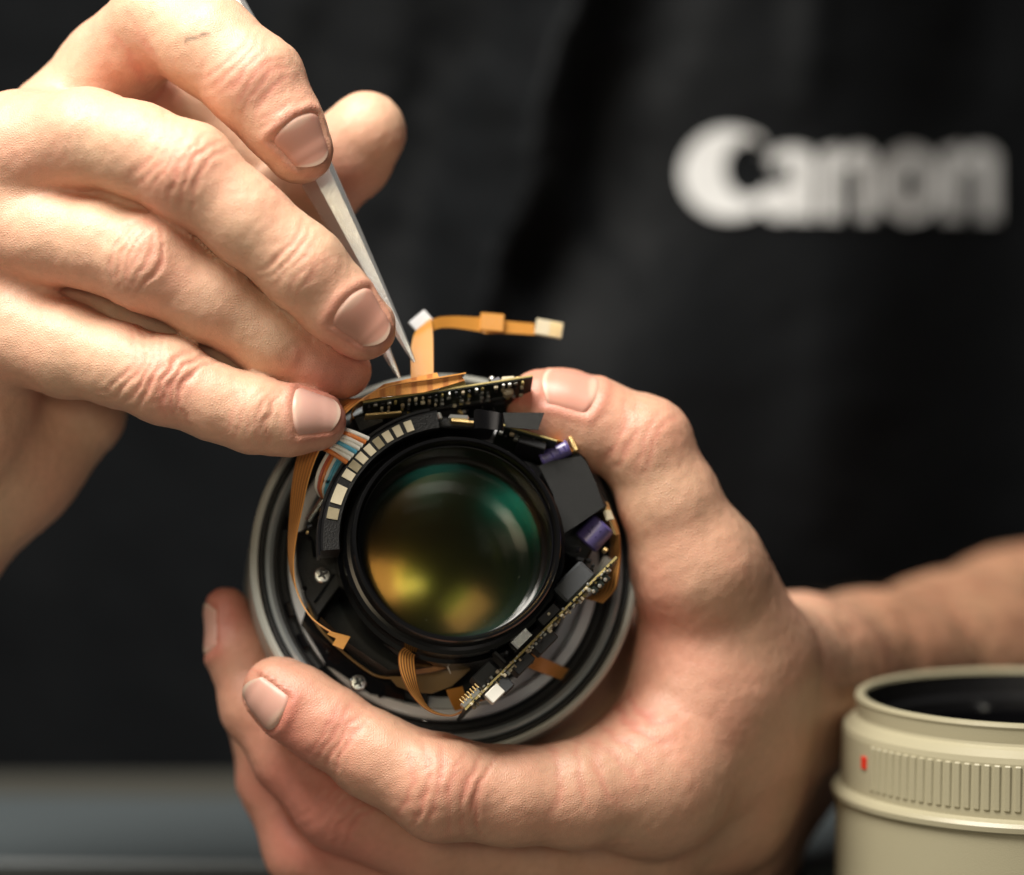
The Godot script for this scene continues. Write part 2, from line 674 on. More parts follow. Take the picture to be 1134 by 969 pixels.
	func nets() -> Array:      # [points, indices]
		var pts := PackedVector3Array()
		var ix := PackedInt32Array()
		var where := PackedInt32Array()
		where.resize(nx * ny * nz)
		where.fill(-1)
		var sy := nx
		var sz := nx * ny
		var lim := cell * 2.2
		var c := PackedFloat32Array()
		c.resize(8)
		for z in nz - 1:
			for y in ny - 1:
				var i := (z * ny + y) * nx - 1
				for x in nx - 1:
					i += 1
					if absf(f[i]) > lim:
						continue
					c[0] = f[i]
					c[1] = f[i + 1]
					c[2] = f[i + sy]
					c[3] = f[i + sy + 1]
					c[4] = f[i + sz]
					c[5] = f[i + sz + 1]
					c[6] = f[i + sz + sy]
					c[7] = f[i + sz + sy + 1]
					var m := 0
					for e in 8:
						if c[e] < 0.0:
							m |= 1 << e
					if m == 0 or m == 255:
						continue
					var sum := Vector3.ZERO
					var n := 0
					for axis in 3:
						var bit := 1 << axis
						for e in 8:
							if e & bit:
								continue
							var a := c[e]
							var b := c[e | bit]
							if (a < 0.0) == (b < 0.0):
								continue
							var q := Vector3(e & 1, (e >> 1) & 1, (e >> 2) & 1)
							q[axis] = a / (a - b)
							sum += q
							n += 1
					where[i] = pts.size()
					pts.append(lo + (Vector3(x, y, z) + sum / n) * cell)
		for z in range(1, nz - 1):
			for y in range(1, ny - 1):
				var i := (z * ny + y) * nx
				for x in range(1, nx - 1):
					i += 1
					var v := f[i]
					if absf(v) > lim:
						continue
					var inside := v < 0.0
					for axis in 3:
						var st := 1 if axis == 0 else sy if axis == 1 else sz
						if (f[i + st] < 0.0) == inside:
							continue
						var s1 := sy if axis == 0 else sz if axis == 1 else 1
						var s2 := sz if axis == 0 else 1 if axis == 1 else sy
						var a := where[i - s1 - s2]
						var b := where[i - s2]
						var d := where[i - s1]
						var e := where[i]
						if a < 0 or b < 0 or d < 0 or e < 0:
							continue
						if inside:
							ix.append_array([a, e, b, a, d, e])
						else:
							ix.append_array([a, b, e, a, e, d])
		return [pts, ix]


# a chain given in photograph pixels: (x, y, z mm, radius px)
func chain(list: Array, k: float) -> Array:
	var out := []
	for i in list.size() - 1:
		var a: Array = list[i]
		var b: Array = list[i + 1]
		out.append([hv(a[0], a[1], a[2]), hv(b[0], b[1], b[2]), a[3] * PX, b[3] * PX, k])
	return out


func finger(sk: SkinField, list: Array, near := 14.0, far := 34.0, k := 7.0) -> void:
	sk.fingers.append({"bones": chain(list, 2.6), "base": hv(list[0][0], list[0][1], list[0][2]), "near": near, "far": far, "k": k})


# creases across a joint: where, along which way, seen from which side
func crease(px: float, py: float, z: float, ax: float, ay: float, offs: Array, depth: float, width: float, span: float, curve := 0.04, az := 0.0) -> Dictionary:
	var a := Vector3(ax, -ay, az).normalized()
	var n := (Vector3(0, 0, 1) - a * a.z).normalized()
	return {"c": hv(px, py, z), "a": a, "n": n, "b": a.cross(n), "offs": offs, "depth": depth, "width": width, "span": span, "curve": curve}


func nail_spec(px: float, py: float, z: float, ax: float, ay: float, az: float, nrm: Vector3, length: float, arc: float, reach: float) -> Dictionary:
	var a := Vector3(ax, -ay, az).normalized()
	var n := (nrm - a * nrm.dot(a)).normalized()
	return {"c": hv(px, py, z), "a": a, "n": n, "b": a.cross(n), "len": length, "arc": deg_to_rad(arc), "reach": reach}


# u across (-1 .. 1), v along (0 .. 1) of a point in a nail's frame
func nail_uv(s: Dictionary, p: Vector3) -> Vector2:
	var d: Vector3 = p - s.c
	var up: float = d.dot(s.n)
	if up <= 0.0:
		return Vector2(9, 9)
	return Vector2(atan2(d.dot(s.b), up) / s.arc, d.dot(s.a) / s.len + 0.5)


func finish_skin(sk: SkinField, creases: Array, nails: Array, reds: Array, marks: Array, tone: Vector3) -> ArrayMesh:
	sk.fill()
	var got := sk.nets()
	var pts: PackedVector3Array = got[0]
	var ix: PackedInt32Array = got[1]
	var n := pts.size()
	var blotch := FastNoiseLite.new()
	blotch.seed = 11
	blotch.frequency = 0.055
	blotch.fractal_octaves = 3
	var fine := FastNoiseLite.new()
	fine.seed = 4
	fine.frequency = 0.33
	fine.fractal_octaves = 2
	var cols := PackedColorArray()
	cols.resize(n)
	for i in n:
		var p := pts[i]
		var g := sk.slope(p)
		var move := blotch.get_noise_3d(p.x * 1.4, p.y * 1.4, p.z * 1.4) * 0.28 + fine.get_noise_3d(p.x, p.y, p.z) * 0.09
		var red := 0.0
		for c in creases:
			var d: Vector3 = p - c.c
			if d.length_squared() > 200.0:
				continue
			var up: float = g.dot(c.n)
			if up < -0.1:
				continue
			var s: float = d.dot(c.a)
			var t: float = d.dot(c.b)
			var span: float = c.span
			var side := exp(-pow(t / span, 4.0)) * smoothstep(-0.1, 0.45, up)
			if side < 0.02:
				continue
			var wob := fine.get_noise_3d(p.x * 0.55, p.y * 0.55, p.z * 0.55 + 40.0) * 1.1
			var k := 0
			for o in c.offs:
				var sc: float = s + wob - o - signf(o + 0.01) * c.curve * t * t * (0.5 + 0.13 * absf(o))
				var w: float = c.width * (1.0 + 0.35 * sin(o * 7.0 + t * 0.6))
				var cut := exp(-sc * sc / (w * w))
				var lip := exp(-sc * sc / (w * w * 9.0))
				move -= c.depth * (cut - 0.38 * lip) * side * (0.65 + 0.35 * sin(o * 3.1 + c.c.x))
				red = maxf(red, cut * side * 0.35)
				k += 1
		for s in nails:
			var uv := nail_uv(s, p)
			if absf(uv.x) < 1.4 and uv.y > -0.3 and uv.y < 1.5 and p.distance_to(s.c) < 16.0:
				var e := maxf(absf(uv.x) - 1.0, maxf((0.02 + 0.12 * uv.x * uv.x - uv.y) * 1.2, (uv.y - 1.02) * 0.8))
				move -= 0.65 * (1.0 - smoothstep(-0.12, 0.04, e))
				move += 0.34 * exp(-pow((e - 0.14) / 0.10, 2.0)) * (1.0 if uv.y < 0.95 else 0.0)
				red = maxf(red, 0.35 * exp(-pow((e - 0.1) / 0.18, 2.0)))
		for r in reds:
			var d2: float = p.distance_squared_to(r[0])
			red += r[2] * exp(-d2 / (r[1] * r[1]))
		pts[i] = p + g * move
		var q := blotch.get_noise_3d(p.x + 90.0, p.y, p.z)
		var q2 := fine.get_noise_3d(p.x * 1.7, p.y * 1.7 + 60.0, p.z * 1.7)
		red = clampf(red * 1.5 + q * 0.42, -0.3, 1.3)
		var c := tone * (1.0 + q * 0.09 + q2 * 0.07)
		c = Vector3(c.x * (1.0 - 0.05 * red), c.y * (1.0 - 0.30 * red), c.z * (1.0 - 0.26 * red))
		var tan := smoothstep(60.0, 100.0, p.x) * 0.28
		c = Vector3(c.x * (1.0 - 0.5 * tan), c.y * (1.0 - 0.75 * tan), c.z * (1.0 - tan))
		for m in marks:
			var ab: Vector3 = m[1] - m[0]
			var t := clampf((p - m[0]).dot(ab) / ab.length_squared(), 0, 1)
			var away: float = (p - m[0] - ab * t).length()
			var k: float = 1.0 - smoothstep(m[2] * 0.5, m[2] * 1.2, away)
			c = c.lerp(Vector3(0.13, 0.10, 0.07), k * 0.8)
		cols[i] = Color(c.x, c.y, c.z)
	var nor := PackedVector3Array()
	nor.resize(n)
	for t in range(0, ix.size(), 3):
		var a := ix[t]
		var b := ix[t + 1]
		var c := ix[t + 2]
		var w := (pts[c] - pts[a]).cross(pts[b] - pts[a])
		nor[a] += w
		nor[b] += w
		nor[c] += w
	for i in n:
		nor[i] = nor[i].normalized()
		pts[i] *= 0.001
	var arr := []
	arr.resize(Mesh.ARRAY_MAX)
	arr[Mesh.ARRAY_VERTEX] = pts
	arr[Mesh.ARRAY_NORMAL] = nor
	arr[Mesh.ARRAY_COLOR] = cols
	arr[Mesh.ARRAY_INDEX] = ix
	var am := ArrayMesh.new()
	am.add_surface_from_arrays(Mesh.PRIMITIVE_TRIANGLES, arr)
	return am


func nail_mesh(sk: SkinField, s: Dictionary, pale: float) -> ArrayMesh:
	var nu := 20
	var nv := 22
	var st := start()
	st.set_smooth_group(0)
	var rows := []
	var cols := []
	for j in nv + 1:
		var row := []
		var crow := []
		for i in nu + 1:
			var u := (float(i) / nu) * 2.0 - 1.0
			var v0 := 0.02 + 0.14 * u * u
			var v1 := 1.0 - 0.20 * u * u
			var v := lerpf(v0, v1, float(j) / nv)
			var dir: Vector3 = s.n * cos(u * s.arc) + s.b * sin(u * s.arc)
			var axis: Vector3 = s.c + s.a * (v - 0.5) * s.len
			var r: float = s.reach
			# past the fingertip the plate runs straight on
			var vv := minf(v, 0.80)
			var probe: Vector3 = s.c + s.a * (vv - 0.5) * s.len
			while r > 1.0 and sk.at(probe + dir * r) > 0.0:
				r -= 0.4
			var hit := 0
			while hit < 6:
				r += -sk.at(probe + dir * r)
				hit += 1
			r -= maxf(v - 0.80, 0.0) * 3.5
			var lift := 0.16 * (1.0 - pow(absf(u), 3.0)) - 0.42 * pow(absf(u), 10.0) - 0.45 * pow(1.0 - clampf((v - v0) / 0.08, 0, 1), 2.0)
			row.append(axis + dir * (r + lift))
			var moon := 1.0 - smoothstep(0.16, 0.26, v + u * u * 0.25)
			var free := 0.7 * smoothstep(0.90, 0.96, v + 0.14 * u * u)
			var c := Color(0.60, 0.29, 0.22).lerp(Color(0.72, 0.46, 0.40), pale).lerp(Color(0.70, 0.47, 0.37), moon * 0.7).lerp(Color(0.72, 0.56, 0.44), free)
			crow.append(c)
		rows.append(row)
		cols.append(crow)
	for j in nv:
		for i in nu:
			var q := [[j, i], [j, i + 1], [j + 1, i + 1], [j, i], [j + 1, i + 1], [j + 1, i]]
			for e in q:
				st.set_color(cols[e[0]][e[1]])
				st.add_vertex(rows[e[0]][e[1]] * 0.001)
	return commit(st)


func build_shirt_and_hands() -> void:
	var person := thing("person", "technician in a black shirt holding tweezers and an opened lens", "person", view)
	# ---- the hand with the tweezers
	var a := SkinField.new()
	a.cell = 0.75
	finger(a, [[122, 74, -14, 52], [180, 22, -4, 55], [232, 50, 3, 54], [283, 92, 7, 53], [312, 135, 8, 43], [331, 166, 7, 38]], 8, 22, 5.0)
	finger(a, [[20, 170, -2, 64], [95, 152, 6, 53], [150, 165, 11, 50], [208, 190, 14, 53], [272, 243, 14, 46], [336, 297, 13, 46], [372, 335, 11, 41], [401, 362, 9, 37]], 10, 28, 6.0)
	finger(a, [[-30, 245, -6, 62], [60, 262, 2, 52], [110, 272, 6, 49], [163, 290, 9, 52], [230, 330, 7, 45], [300, 374, 3, 43], [350, 401, 0, 37], [380, 411, -2, 31]], 10, 28, 6.0)
	finger(a, [[-15, 355, -8, 68], [75, 388, 0, 51], [130, 404, 5, 45], [183, 421, 8, 47], [238, 446, 9, 40], [280, 459, 9, 41], [318, 466, 8, 37], [350, 467, 6, 33]], 10, 28, 6.0)
	finger(a, [[105, 130, -36, 50], [200, 205, -40, 50], [290, 245, -36, 50], [352, 205, -29, 50], [385, 172, -25, 50], [405, 147, -22, 47]], 12, 30, 5.0)
	a.palm.append_array(chain([[122, 74, -16, 50], [-20, 250, -14, 80], [-170, 520, -30, 110]], 6.0))
	a.palm.append_array(chain([[20, 170, -4, 62], [-40, 260, -10, 85], [-170, 500, -28, 115]], 6.0))
	a.palm.append_array(chain([[-30, 245, -8, 62], [-80, 350, -12, 90], [-180, 540, -28, 115]], 6.0))
	a.palm.append_array(chain([[-15, 355, -12, 70], [-60, 460, -20, 100], [-170, 580, -28, 120]], 6.0))
	a.palm.append_array(chain([[85, 455, -34, 58], [10, 510, -32, 82], [-120, 600, -34, 120], [-330, 760, -50, 130]], 5.0))
	a.palm.append_array(chain([[60, 130, -22, 44], [105, 122, -34, 46], [-40, 330, -42, 80]], 6.0))
	a.palm.append_array(chain([[40, 300, -26, 66], [170, 318, -20, 46], [262, 352, -14, 36], [330, 395, -10, 28]], 5.0))
	a.palm.append_array(chain([[100, 105, -20, 44], [150, 104, -26, 34], [205, 122, -34, 28], [290, 200, -38, 34]], 5.0))
	a.palm.append_array(chain([[40, 325, -14, 56], [160, 348, -9, 42], [240, 374, -7, 36], [310, 408, -5, 28]], 3.0))
	a.palm.append_array(chain([[40, 208, -8, 50], [130, 226, -2, 42], [212, 256, 1, 38], [240, 280, 0, 36], [300, 325, -3, 34], [350, 380, -5, 26]], 3.0))
	a.palm.append_array(chain([[140, 222, 4, 30], [190, 240, 5, 30], [235, 272, 4, 26], [290, 312, 2, 24]], 2.0))
	a.frame()
	a.crop(hv(-230, 820, -85), Vector3(500, 500, 500))
	var na := [
		nail_spec(337, 163, 7, 26, 42, 0, Vector3(0.16, 0.10, 1), 10.6, 43, 8.6),
		nail_spec(401, 360, 9, 40, 44, 0, Vector3(0.22, 0.12, 1), 11.5, 42, 8.8),
		nail_spec(348, 466, 6, 60, 4, -6, Vector3(0.0, 0.42, 1), 10.4, 46, 7.8),
	]
	var ca := [
		crease(283, 90, 7, 50, 48, [-5.0, -3.0, -1.2, 0.6, 2.4, 4.6], 0.42, 0.55, 7.5),
		crease(322, 138, 8, 32, 48, [-2.6, -1.0, 0.8], 0.20, 0.5, 6.0),
		crease(205, 186, 14, 60, 34, [-5.6, -3.6, -1.6, 0.2, 2.2, 4.4], 0.45, 0.6, 8.0),
		crease(336, 295, 13, 60, 56, [-3.8, -2.0, -0.4, 1.3, 3.0], 0.42, 0.5, 6.5),
		crease(160, 287, 9, 58, 24, [-5.6, -3.6, -1.8, 0.0, 2.2, 4.6], 0.55, 0.6, 8.0, -0.05),
		crease(180, 418, 8, 56, 22, [-6.0, -4.2, -2.2, -0.4, 1.6, 3.6, 5.6], 0.62, 0.65, 7.5, 0.06),
		crease(281, 459, 9, 50, 12, [-3.4, -1.6, 0.2, 2.0, 3.6], 0.45, 0.55, 6.0, 0.05),
		crease(150, 60, -6, 40, -30, [-1.0, 3.0], 0.25, 0.9, 8.0),
	]
	var ra := []
	for r in [[283, 92, 15, 9, 0.3], [208, 190, 22, 9, 0.28], [163, 290, 17, 9, 0.28], [183, 421, 15, 9, 0.35], [336, 166, 12, 9, 0.25], [405, 370, 14, 10, 0.4], [385, 413, 4, 9, 0.6], [355, 470, 10, 10, 0.5], [145, 105, -22, 10, 0.9], [120, 85, -10, 12, 0.35], [20, 150, 8, 14, 0.25], [400, 205, -18, 10, 0.4], [60, 470, -14, 18, 0.2], [50, 330, 5, 13, 0.15]]:
		ra.append([hv(r[0], r[1], r[2]), r[3], r[4]])
	var ma := [[hv(206, 45, 13), hv(229, 38, 14), 0.55]]
	var ha := part(person, "hand", finish_skin(a, ca, na, ra, ma, Vector3(0.71, 0.43, 0.295)), M.skin, Transform3D.IDENTITY, "bare right hand pinching tweezers")
	for s in na:
		part(ha, "fingernail", nail_mesh(a, s, 0.6 if s == na[2] else 0.1), M.nail)
	# ---- the hand that holds the lens
	var b := SkinField.new()
	b.cell = 0.8
	finger(b, [[772, 628, -18, 68], [742, 556, -15, 56], [714, 492, -14, 53], [655, 468, -14, 49], [622, 456, -14, 45], [600, 449, -14, 41]], 10, 30, 7.0)
	finger(b, [[720, 862, -16, 80], [640, 880, -8, 60], [565, 882, -3, 53], [488, 873, 0, 57], [415, 838, -2, 47], [362, 803, -4, 44], [330, 781, -5, 42], [308, 765, -6, 39]], 12, 34, 7.0)
	finger(b, [[700, 930, -36, 78], [600, 952, -27, 58], [480, 935, -22, 53], [378, 890, -20, 53], [325, 838, -22, 45], [285, 782, -24, 41], [262, 722, -26, 34], [251, 676, -28, 27]], 12, 34, 6.0)
	finger(b, [[690, 985, -56, 74], [590, 1005, -44, 56], [455, 990, -38, 54], [343, 938, -36, 52], [305, 865, -40, 43], [285, 790, -44, 36], [275, 740, -47, 30]], 12, 34, 6.0)
	finger(b, [[700, 1040, -72, 66], [590, 1055, -62, 50], [480, 1045, -56, 46], [390, 990, -56, 42], [350, 910, -60, 36]], 12, 34, 6.0)
	b.palm.append_array(chain([[772, 628, -20, 68], [815, 728, -34, 82], [886, 752, -80, 88]], 8.0))
	b.palm.append_array(chain([[782, 660, -26, 72], [782, 765, -26, 80], [722, 866, -20, 76]], 8.0))
	b.palm.append_array(chain([[722, 866, -20, 76], [800, 820, -38, 88], [890, 760, -84, 86]], 8.0))
	b.palm.append_array(chain([[700, 930, -38, 76], [790, 880, -48, 90], [890, 790, -88, 86]], 8.0))
	b.palm.append_array(chain([[690, 985, -58, 70], [790, 920, -68, 86], [890, 800, -96, 84]], 8.0))
	b.palm.append_array(chain([[700, 1040, -74, 62], [800, 960, -84, 76], [890, 810, -102, 78]], 8.0))
	b.palm.append_array(chain([[886, 748, -84, 91], [960, 750, -126, 103], [1050, 744, -164, 127], [1134, 730, -196, 152], [1330, 690, -256, 178]], 12.0))
	b.palm.append_array(chain([[690, 720, -52, 60], [640, 800, -40, 52], [560, 850, -34, 50]], 8.0))
	b.palm.append_array(chain([[690, 720, -52, 60], [800, 760, -52, 80]], 8.0))
	b.frame()
	b.crop(Vector3(-500, -500, -500), hv(1250, -300, -245).max(Vector3(0, 500, 500)))
	var nb := [
		nail_spec(622, 455, -14, -52, -14, 4, Vector3(-0.10, 1.1, 1), 12.4, 44, 10.5),
		nail_spec(306, 764, -6, -48, -38, -4, Vector3(-0.75, 0.0, 0.75), 11.0, 42, 9.2),
		nail_spec(255, 692, -27.5, -9, -46, -2, Vector3(-1, -0.1, 0.35), 11.5, 48, 7.4),
	]
	var cb := [
		crease(490, 872, 1, -75, -14, [-7.0, -4.4, -1.6, 0.6, 3.2, 6.2], 0.5, 0.6, 9.5, 0.03),
		crease(372, 808, -3, -54, -36, [-3.6, -1.8, 0.0, 1.8], 0.34, 0.55, 7.0, 0.02),
		crease(375, 890, -20, -60, -50, [-5.0, -3.0, -1.0, 1.2, 3.2], 0.5, 0.6, 8.0),
		crease(700, 486, -12, -58, -22, [-4.0, -2.0, 0.4, 2.6], 0.22, 0.7, 8.0),
		crease(690, 815, -8, 30, -40, [-4.0, -0.6, 3.0, 6.4], 0.34, 0.8, 9.0),
		crease(640, 850, -4, 60, -8, [-4.0, 0.0, 4.0], 0.18, 0.8, 8.0),
	]
	var rb := []
	for r in [[490, 875, 10, 11, 0.3], [320, 825, 2, 8, 0.55], [372, 815, 4, 9, 0.2], [248, 665, -22, 9, 0.75], [300, 760, 2, 10, 0.3], [345, 905, -12, 14, 0.45], [700, 455, -4, 12, 0.2], [600, 440, -6, 9, 0.5], [700, 700, -10, 14, 0.45], [740, 780, -4, 20, 0.25], [300, 890, -30, 16, 0.7], [380, 950, -25, 16, 0.45], [330, 850, -12, 14, 0.4], [255, 740, -20, 12, 0.4], [470, 960, -20, 18, 0.3], [640, 420, -8, 7, 0.2], [820, 800, -6, 22, 0.12]]:
		rb.append([hv(r[0], r[1], r[2]), r[3], r[4]])
	var hb := part(person, "hand", finish_skin(b, cb, nb, rb, [], Vector3(0.63, 0.36, 0.245)), M.skin, Transform3D.IDENTITY, "bare left hand and forearm gripping the lens barrel")
	for s in nb:
		part(hb, "fingernail", nail_mesh(b, s, 0.0 if s == nb[0] else 0.4), M.nail)
	part(hb, "arm_hair", arm_hair(b), M.hair).set_meta("kind", "stuff")
	# ---- the shirt
	var shirt := part(person, "shirt", shirt_mesh(), M.shirt, Transform3D.IDENTITY, "black cotton work shirt with white lettering on the chest")
	letters(shirt)


func arm_hair(sk: SkinField) -> ArrayMesh:
	var st := start()
	st.set_smooth_group(-1)
	for k in 1500:
		var p := hv(rng.randf_range(925, 1180), rng.randf_range(590, 760), -40)
		var ray := (p - Vector3(0, 0, FOCUS)).normalized()
		var n := 0
		while sk.at(p) > 0.2 and n < 200:
			p += ray * maxf(sk.at(p) * 0.7, 0.2)
			n += 1
		if n >= 200 or p.z < -230.0:
			continue
		var g := sk.slope(p)
		var d := (Vector3(-0.8, -0.5, 0.0) + Vector3(rng.randf_range(-0.4, 0.4), rng.randf_range(-0.4, 0.4), rng.randf_range(-0.2, 0.2)))
		d = (d - g * g.dot(d)).normalized()
		var long := rng.randf_range(5.0, 10.0)
		var w := g.cross(d) * 0.10
		var q := p + d * long * 0.5 + g * 1.2
		var e := p + d * long + g * 1.0
		quad(st, p - w, p + w, q + w * 0.8, q - w * 0.8)
		tri(st, q - w * 0.8, q + w * 0.8, e)
	return commit(st)


# folds: a ridge from one point to another (px), half width px, height mm
const FOLDS := [[640, -60, 530, 350, 40, 40], [545, 350, 470, 640, 50, 8], [545, -60, 450, 300, 46, -12], [330, -60, 270, 110, 50, 10], [760, -60, 660, 230, 40, -7], [905, -80, 890, 110, 24, 4], [1090, -80, 1060, 120, 40, -5], [960, 330, 880, 600, 70, 5], [120, -60, 100, 900, 90, -10]]


func shirt_z(px: float, py: float, nz: FastNoiseLite) -> float:
	var z := -262.0 - 95.0 * pow((px - 720.0) / 700.0, 2.0) - 0.02 * (py - 300.0) - 42.0 * smoothstep(900.0, 1150.0, px)
	z += 26.0 * smoothstep(170.0, 470.0, py) * exp(-pow((px - 665.0) / 170.0, 2.0))
	var wx := px + nz.get_noise_2d(px * 0.35, py * 0.35) * 30.0
	var wy := py + nz.get_noise_2d(px * 0.35 + 500.0, py * 0.35) * 46.0
	for f in FOLDS:
		var a := Vector2(f[0], f[1])
		var ab := Vector2(f[2], f[3]) - a
		var t := clampf((Vector2(wx, wy) - a).dot(ab) / ab.length_squared(), 0, 1)
		var d := (Vector2(wx, wy) - a - ab * t).length()
		z += f[5] * exp(-pow(d / f[4], 2.0)) * (0.6 + 0.4 * sin(PI * t))
	return z + nz.get_noise_2d(px * 0.8, py * 0.8) * 1.0


func shirt_mesh() -> ArrayMesh:
	var st := start()
	st.set_smooth_group(0)
	var nz := FastNoiseLite.new()
	nz.seed = 21
	nz.frequency = 0.012
	var step := 8.0
	var rows := []
	for j in 150:
		var row := PackedVector3Array()
		for i in 215:
			var px := -280.0 + i * step
			var py := -180.0 + j * step
			row.append(hv(px, py, shirt_z(px, py, nz)))
		rows.append(row)
	for j in rows.size() - 1:
		for i in rows[0].size() - 1:
			quad(st, rows[j][i], rows[j][i + 1], rows[j + 1][i + 1], rows[j + 1][i])
	return commit(st)


# outlines in photograph pixels, y down, laid on the cloth
func letters(shirt: Node) -> void:
	var nz := FastNoiseLite.new()
	nz.seed = 21
	nz.frequency = 0.012
	var shapes := []
	# C: a heavy bowl open to the right, its upper arm ending in a wedge
	var c := []
	for k in 49:
		var t := deg_to_rad(lerpf(-48.0, -322.0, k / 48.0))
		c.append(Vector2(800, 194) + Vector2(58 * cos(t), 56.5 * sin(t)))
	for k in 37:
		var t := deg_to_rad(lerpf(-325.0, -52.0, k / 36.0))
		c.append(Vector2(822, 188) + Vector2(28 * cos(t), 35 * sin(t)))
	c.append(Vector2(836, 176))
	shapes.append([c])
	# a, n, o, n
	var arch := func(x: float) -> Array:
		var r := [Vector2(x, 250), Vector2(x, 166), Vector2(x + 22, 160), Vector2(x + 23, 170)]
		for k in 9:
			var t := deg_to_rad(lerpf(200.0, 350.0, k / 8.0))
			r.append(Vector2(x + 45, 178) + Vector2(19 * cos(t), 18 * sin(t)))
		r.append_array([Vector2(x + 64, 186), Vector2(x + 64, 250), Vector2(x + 42, 250), Vector2(x + 42, 190)])
		r.append_array([Vector2(x + 37, 181), Vector2(x + 27, 184), Vector2(x + 22, 194), Vector2(x + 22, 250)])
		return r
	var av := [Vector2(846, 184), Vector2(848, 170), Vector2(862, 161), Vector2(880, 160), Vector2(894, 166), Vector2(900, 178), Vector2(900, 250), Vector2(876, 250), Vector2(874, 244), Vector2(864, 251), Vector2(850, 250), Vector2(840, 241), Vector2(838, 226), Vector2(845, 213), Vector2(860, 207), Vector2(873, 206), Vector2(873, 186), Vector2(869, 179), Vector2(862, 180), Vector2(858, 188)]
	shapes.append([av])
	shapes.append([arch.call(908.0)])
	var o1 := []
	for k in 25:
		var t := TAU * k / 24.0
		o1.append(Vector2(1013, 206) + Vector2(36 * cos(t), 46 * sin(t)))
	for k in 25:
		var t := -TAU * k / 24.0
		o1.append(Vector2(1013, 206) + Vector2(10 * cos(t), 27 * sin(t)))
	shapes.append([o1])
	shapes.append([arch.call(1052.0)])
	for s in shapes:
		var poly := PackedVector2Array()
		for q in s[0]:
			poly.append(Vector2(930, 195) + (q - Vector2(930, 197)) * Vector2(0.935, 0.89))
		if poly[0].distance_to(poly[-1]) < 0.01:
			poly.remove_at(poly.size() - 1)
		# cut into small faces so that the letter follows the cloth
		var st := start()
		st.set_smooth_group(0)
		var strips := Rect2(poly[0], Vector2.ZERO)
		for q in poly:
			strips = strips.expand(q)
		var x := strips.position.x - 1.0
		while x < strips.end.x:
			var y := strips.position.y - 1.0
			while y < strips.end.y:
				var sq := PackedVector2Array([Vector2(x, y), Vector2(x + 8, y), Vector2(x + 8, y + 8), Vector2(x, y + 8)])
				for bit in Geometry2D.intersect_polygons(poly, sq):
					if Geometry2D.is_polygon_clockwise(bit) and Geometry2D.intersect_polygons(poly, sq).size() > 1:
						pass
					var ix := Geometry2D.triangulate_polygon(bit)
					for k in range(0, ix.size(), 3):
						var v := []
						for j in 3:
							var q: Vector2 = bit[ix[k + j]]
							v.append(hv(q.x, q.y, shirt_z(q.x, q.y, nz) + 1.6))
						tri(st, v[0], v[1], v[2])
				y += 8.0
			x += 8.0
		# sides
		for k in poly.size():
			var p := poly[k]
			var q := poly[(k + 1) % poly.size()]
			quad(st, hv(p.x, p.y, shirt_z(p.x, p.y, nz) + 1.6), hv(q.x, q.y, shirt_z(q.x, q.y, nz) + 1.6), hv(q.x, q.y, shirt_z(q.x, q.y, nz) - 2.0), hv(p.x, p.y, shirt_z(p.x, p.y, nz) - 2.0))
		part(shirt, "letter", commit(st), M.thread)


# ------------------------------------------------------------------ the opened lens
func lpoly(list: Array, w: float) -> PackedVector2Array:
	var out := PackedVector2Array()
	for p in list:
		var q := lp(p[0], p[1], w)
		out.append(Vector2(q.x, q.y))
	return out


# closes an outline with an arc of radius r round the lens axis, from its last point back to its first
func around(poly: PackedVector2Array, r: float) -> PackedVector2Array:
	var a := poly[-1].angle()
	var b := poly[0].angle()
	var d := wrapf(b - a, -PI, PI)
	for k in 15:
		poly.append(Vector2.from_angle(a + d * k / 14.0) * r)
	return poly


# a board that stands on edge: x along it, y its left side, z along the lens axis
func standing(p0: Array, p1: Array, w: float, lean := 0.0) -> Transform3D:
	var a := lp(p0[0], p0[1], w)
	var b := lp(p1[0], p1[1], w)
	var x := (b - a).normalized()
	var z := Vector3(0, 0, 1)
	return Transform3D(Basis(x, z.cross(x), z) * Basis(Vector3.RIGHT, deg_to_rad(lean)), a)


func mm(t: Transform3D) -> Transform3D:
	return Transform3D(t.basis, t.origin * 0.001)


func put(parent: Node, called: String, frame: Transform3D, at: Vector3, size: Vector3, m: Material, bevel := 0.2, turn := 0.0) -> MeshInstance3D:
	var t := frame * Transform3D(Basis(Vector3(0, 0, 1), turn), at)
	return part(parent, called, box(size, bevel), m, mm(t))


func screw(parent: Node, px: float, py: float, w: float, r: float, m: Material) -> void:
	var p := lp(px, py, w)
	var s := part(parent, "screw", lathe([Vector2(r, -0.6), Vector2(r, 0.35), Vector2(r * 0.86, 0.62), Vector2(r * 0.4, 0.74), Vector2(0.01, 0.74)], 28), m, mm(Transform3D(Basis.IDENTITY, p)))
	for k in 2:
		part(s, "slot", box(Vector3(r * 1.25, r * 0.26, 0.12), 0.03), M.black, mm(Transform3D(Basis(Vector3(0, 0, 1), 0.5 + k * PI / 2), Vector3(0, 0, 0.74 + 0.01 * k))))


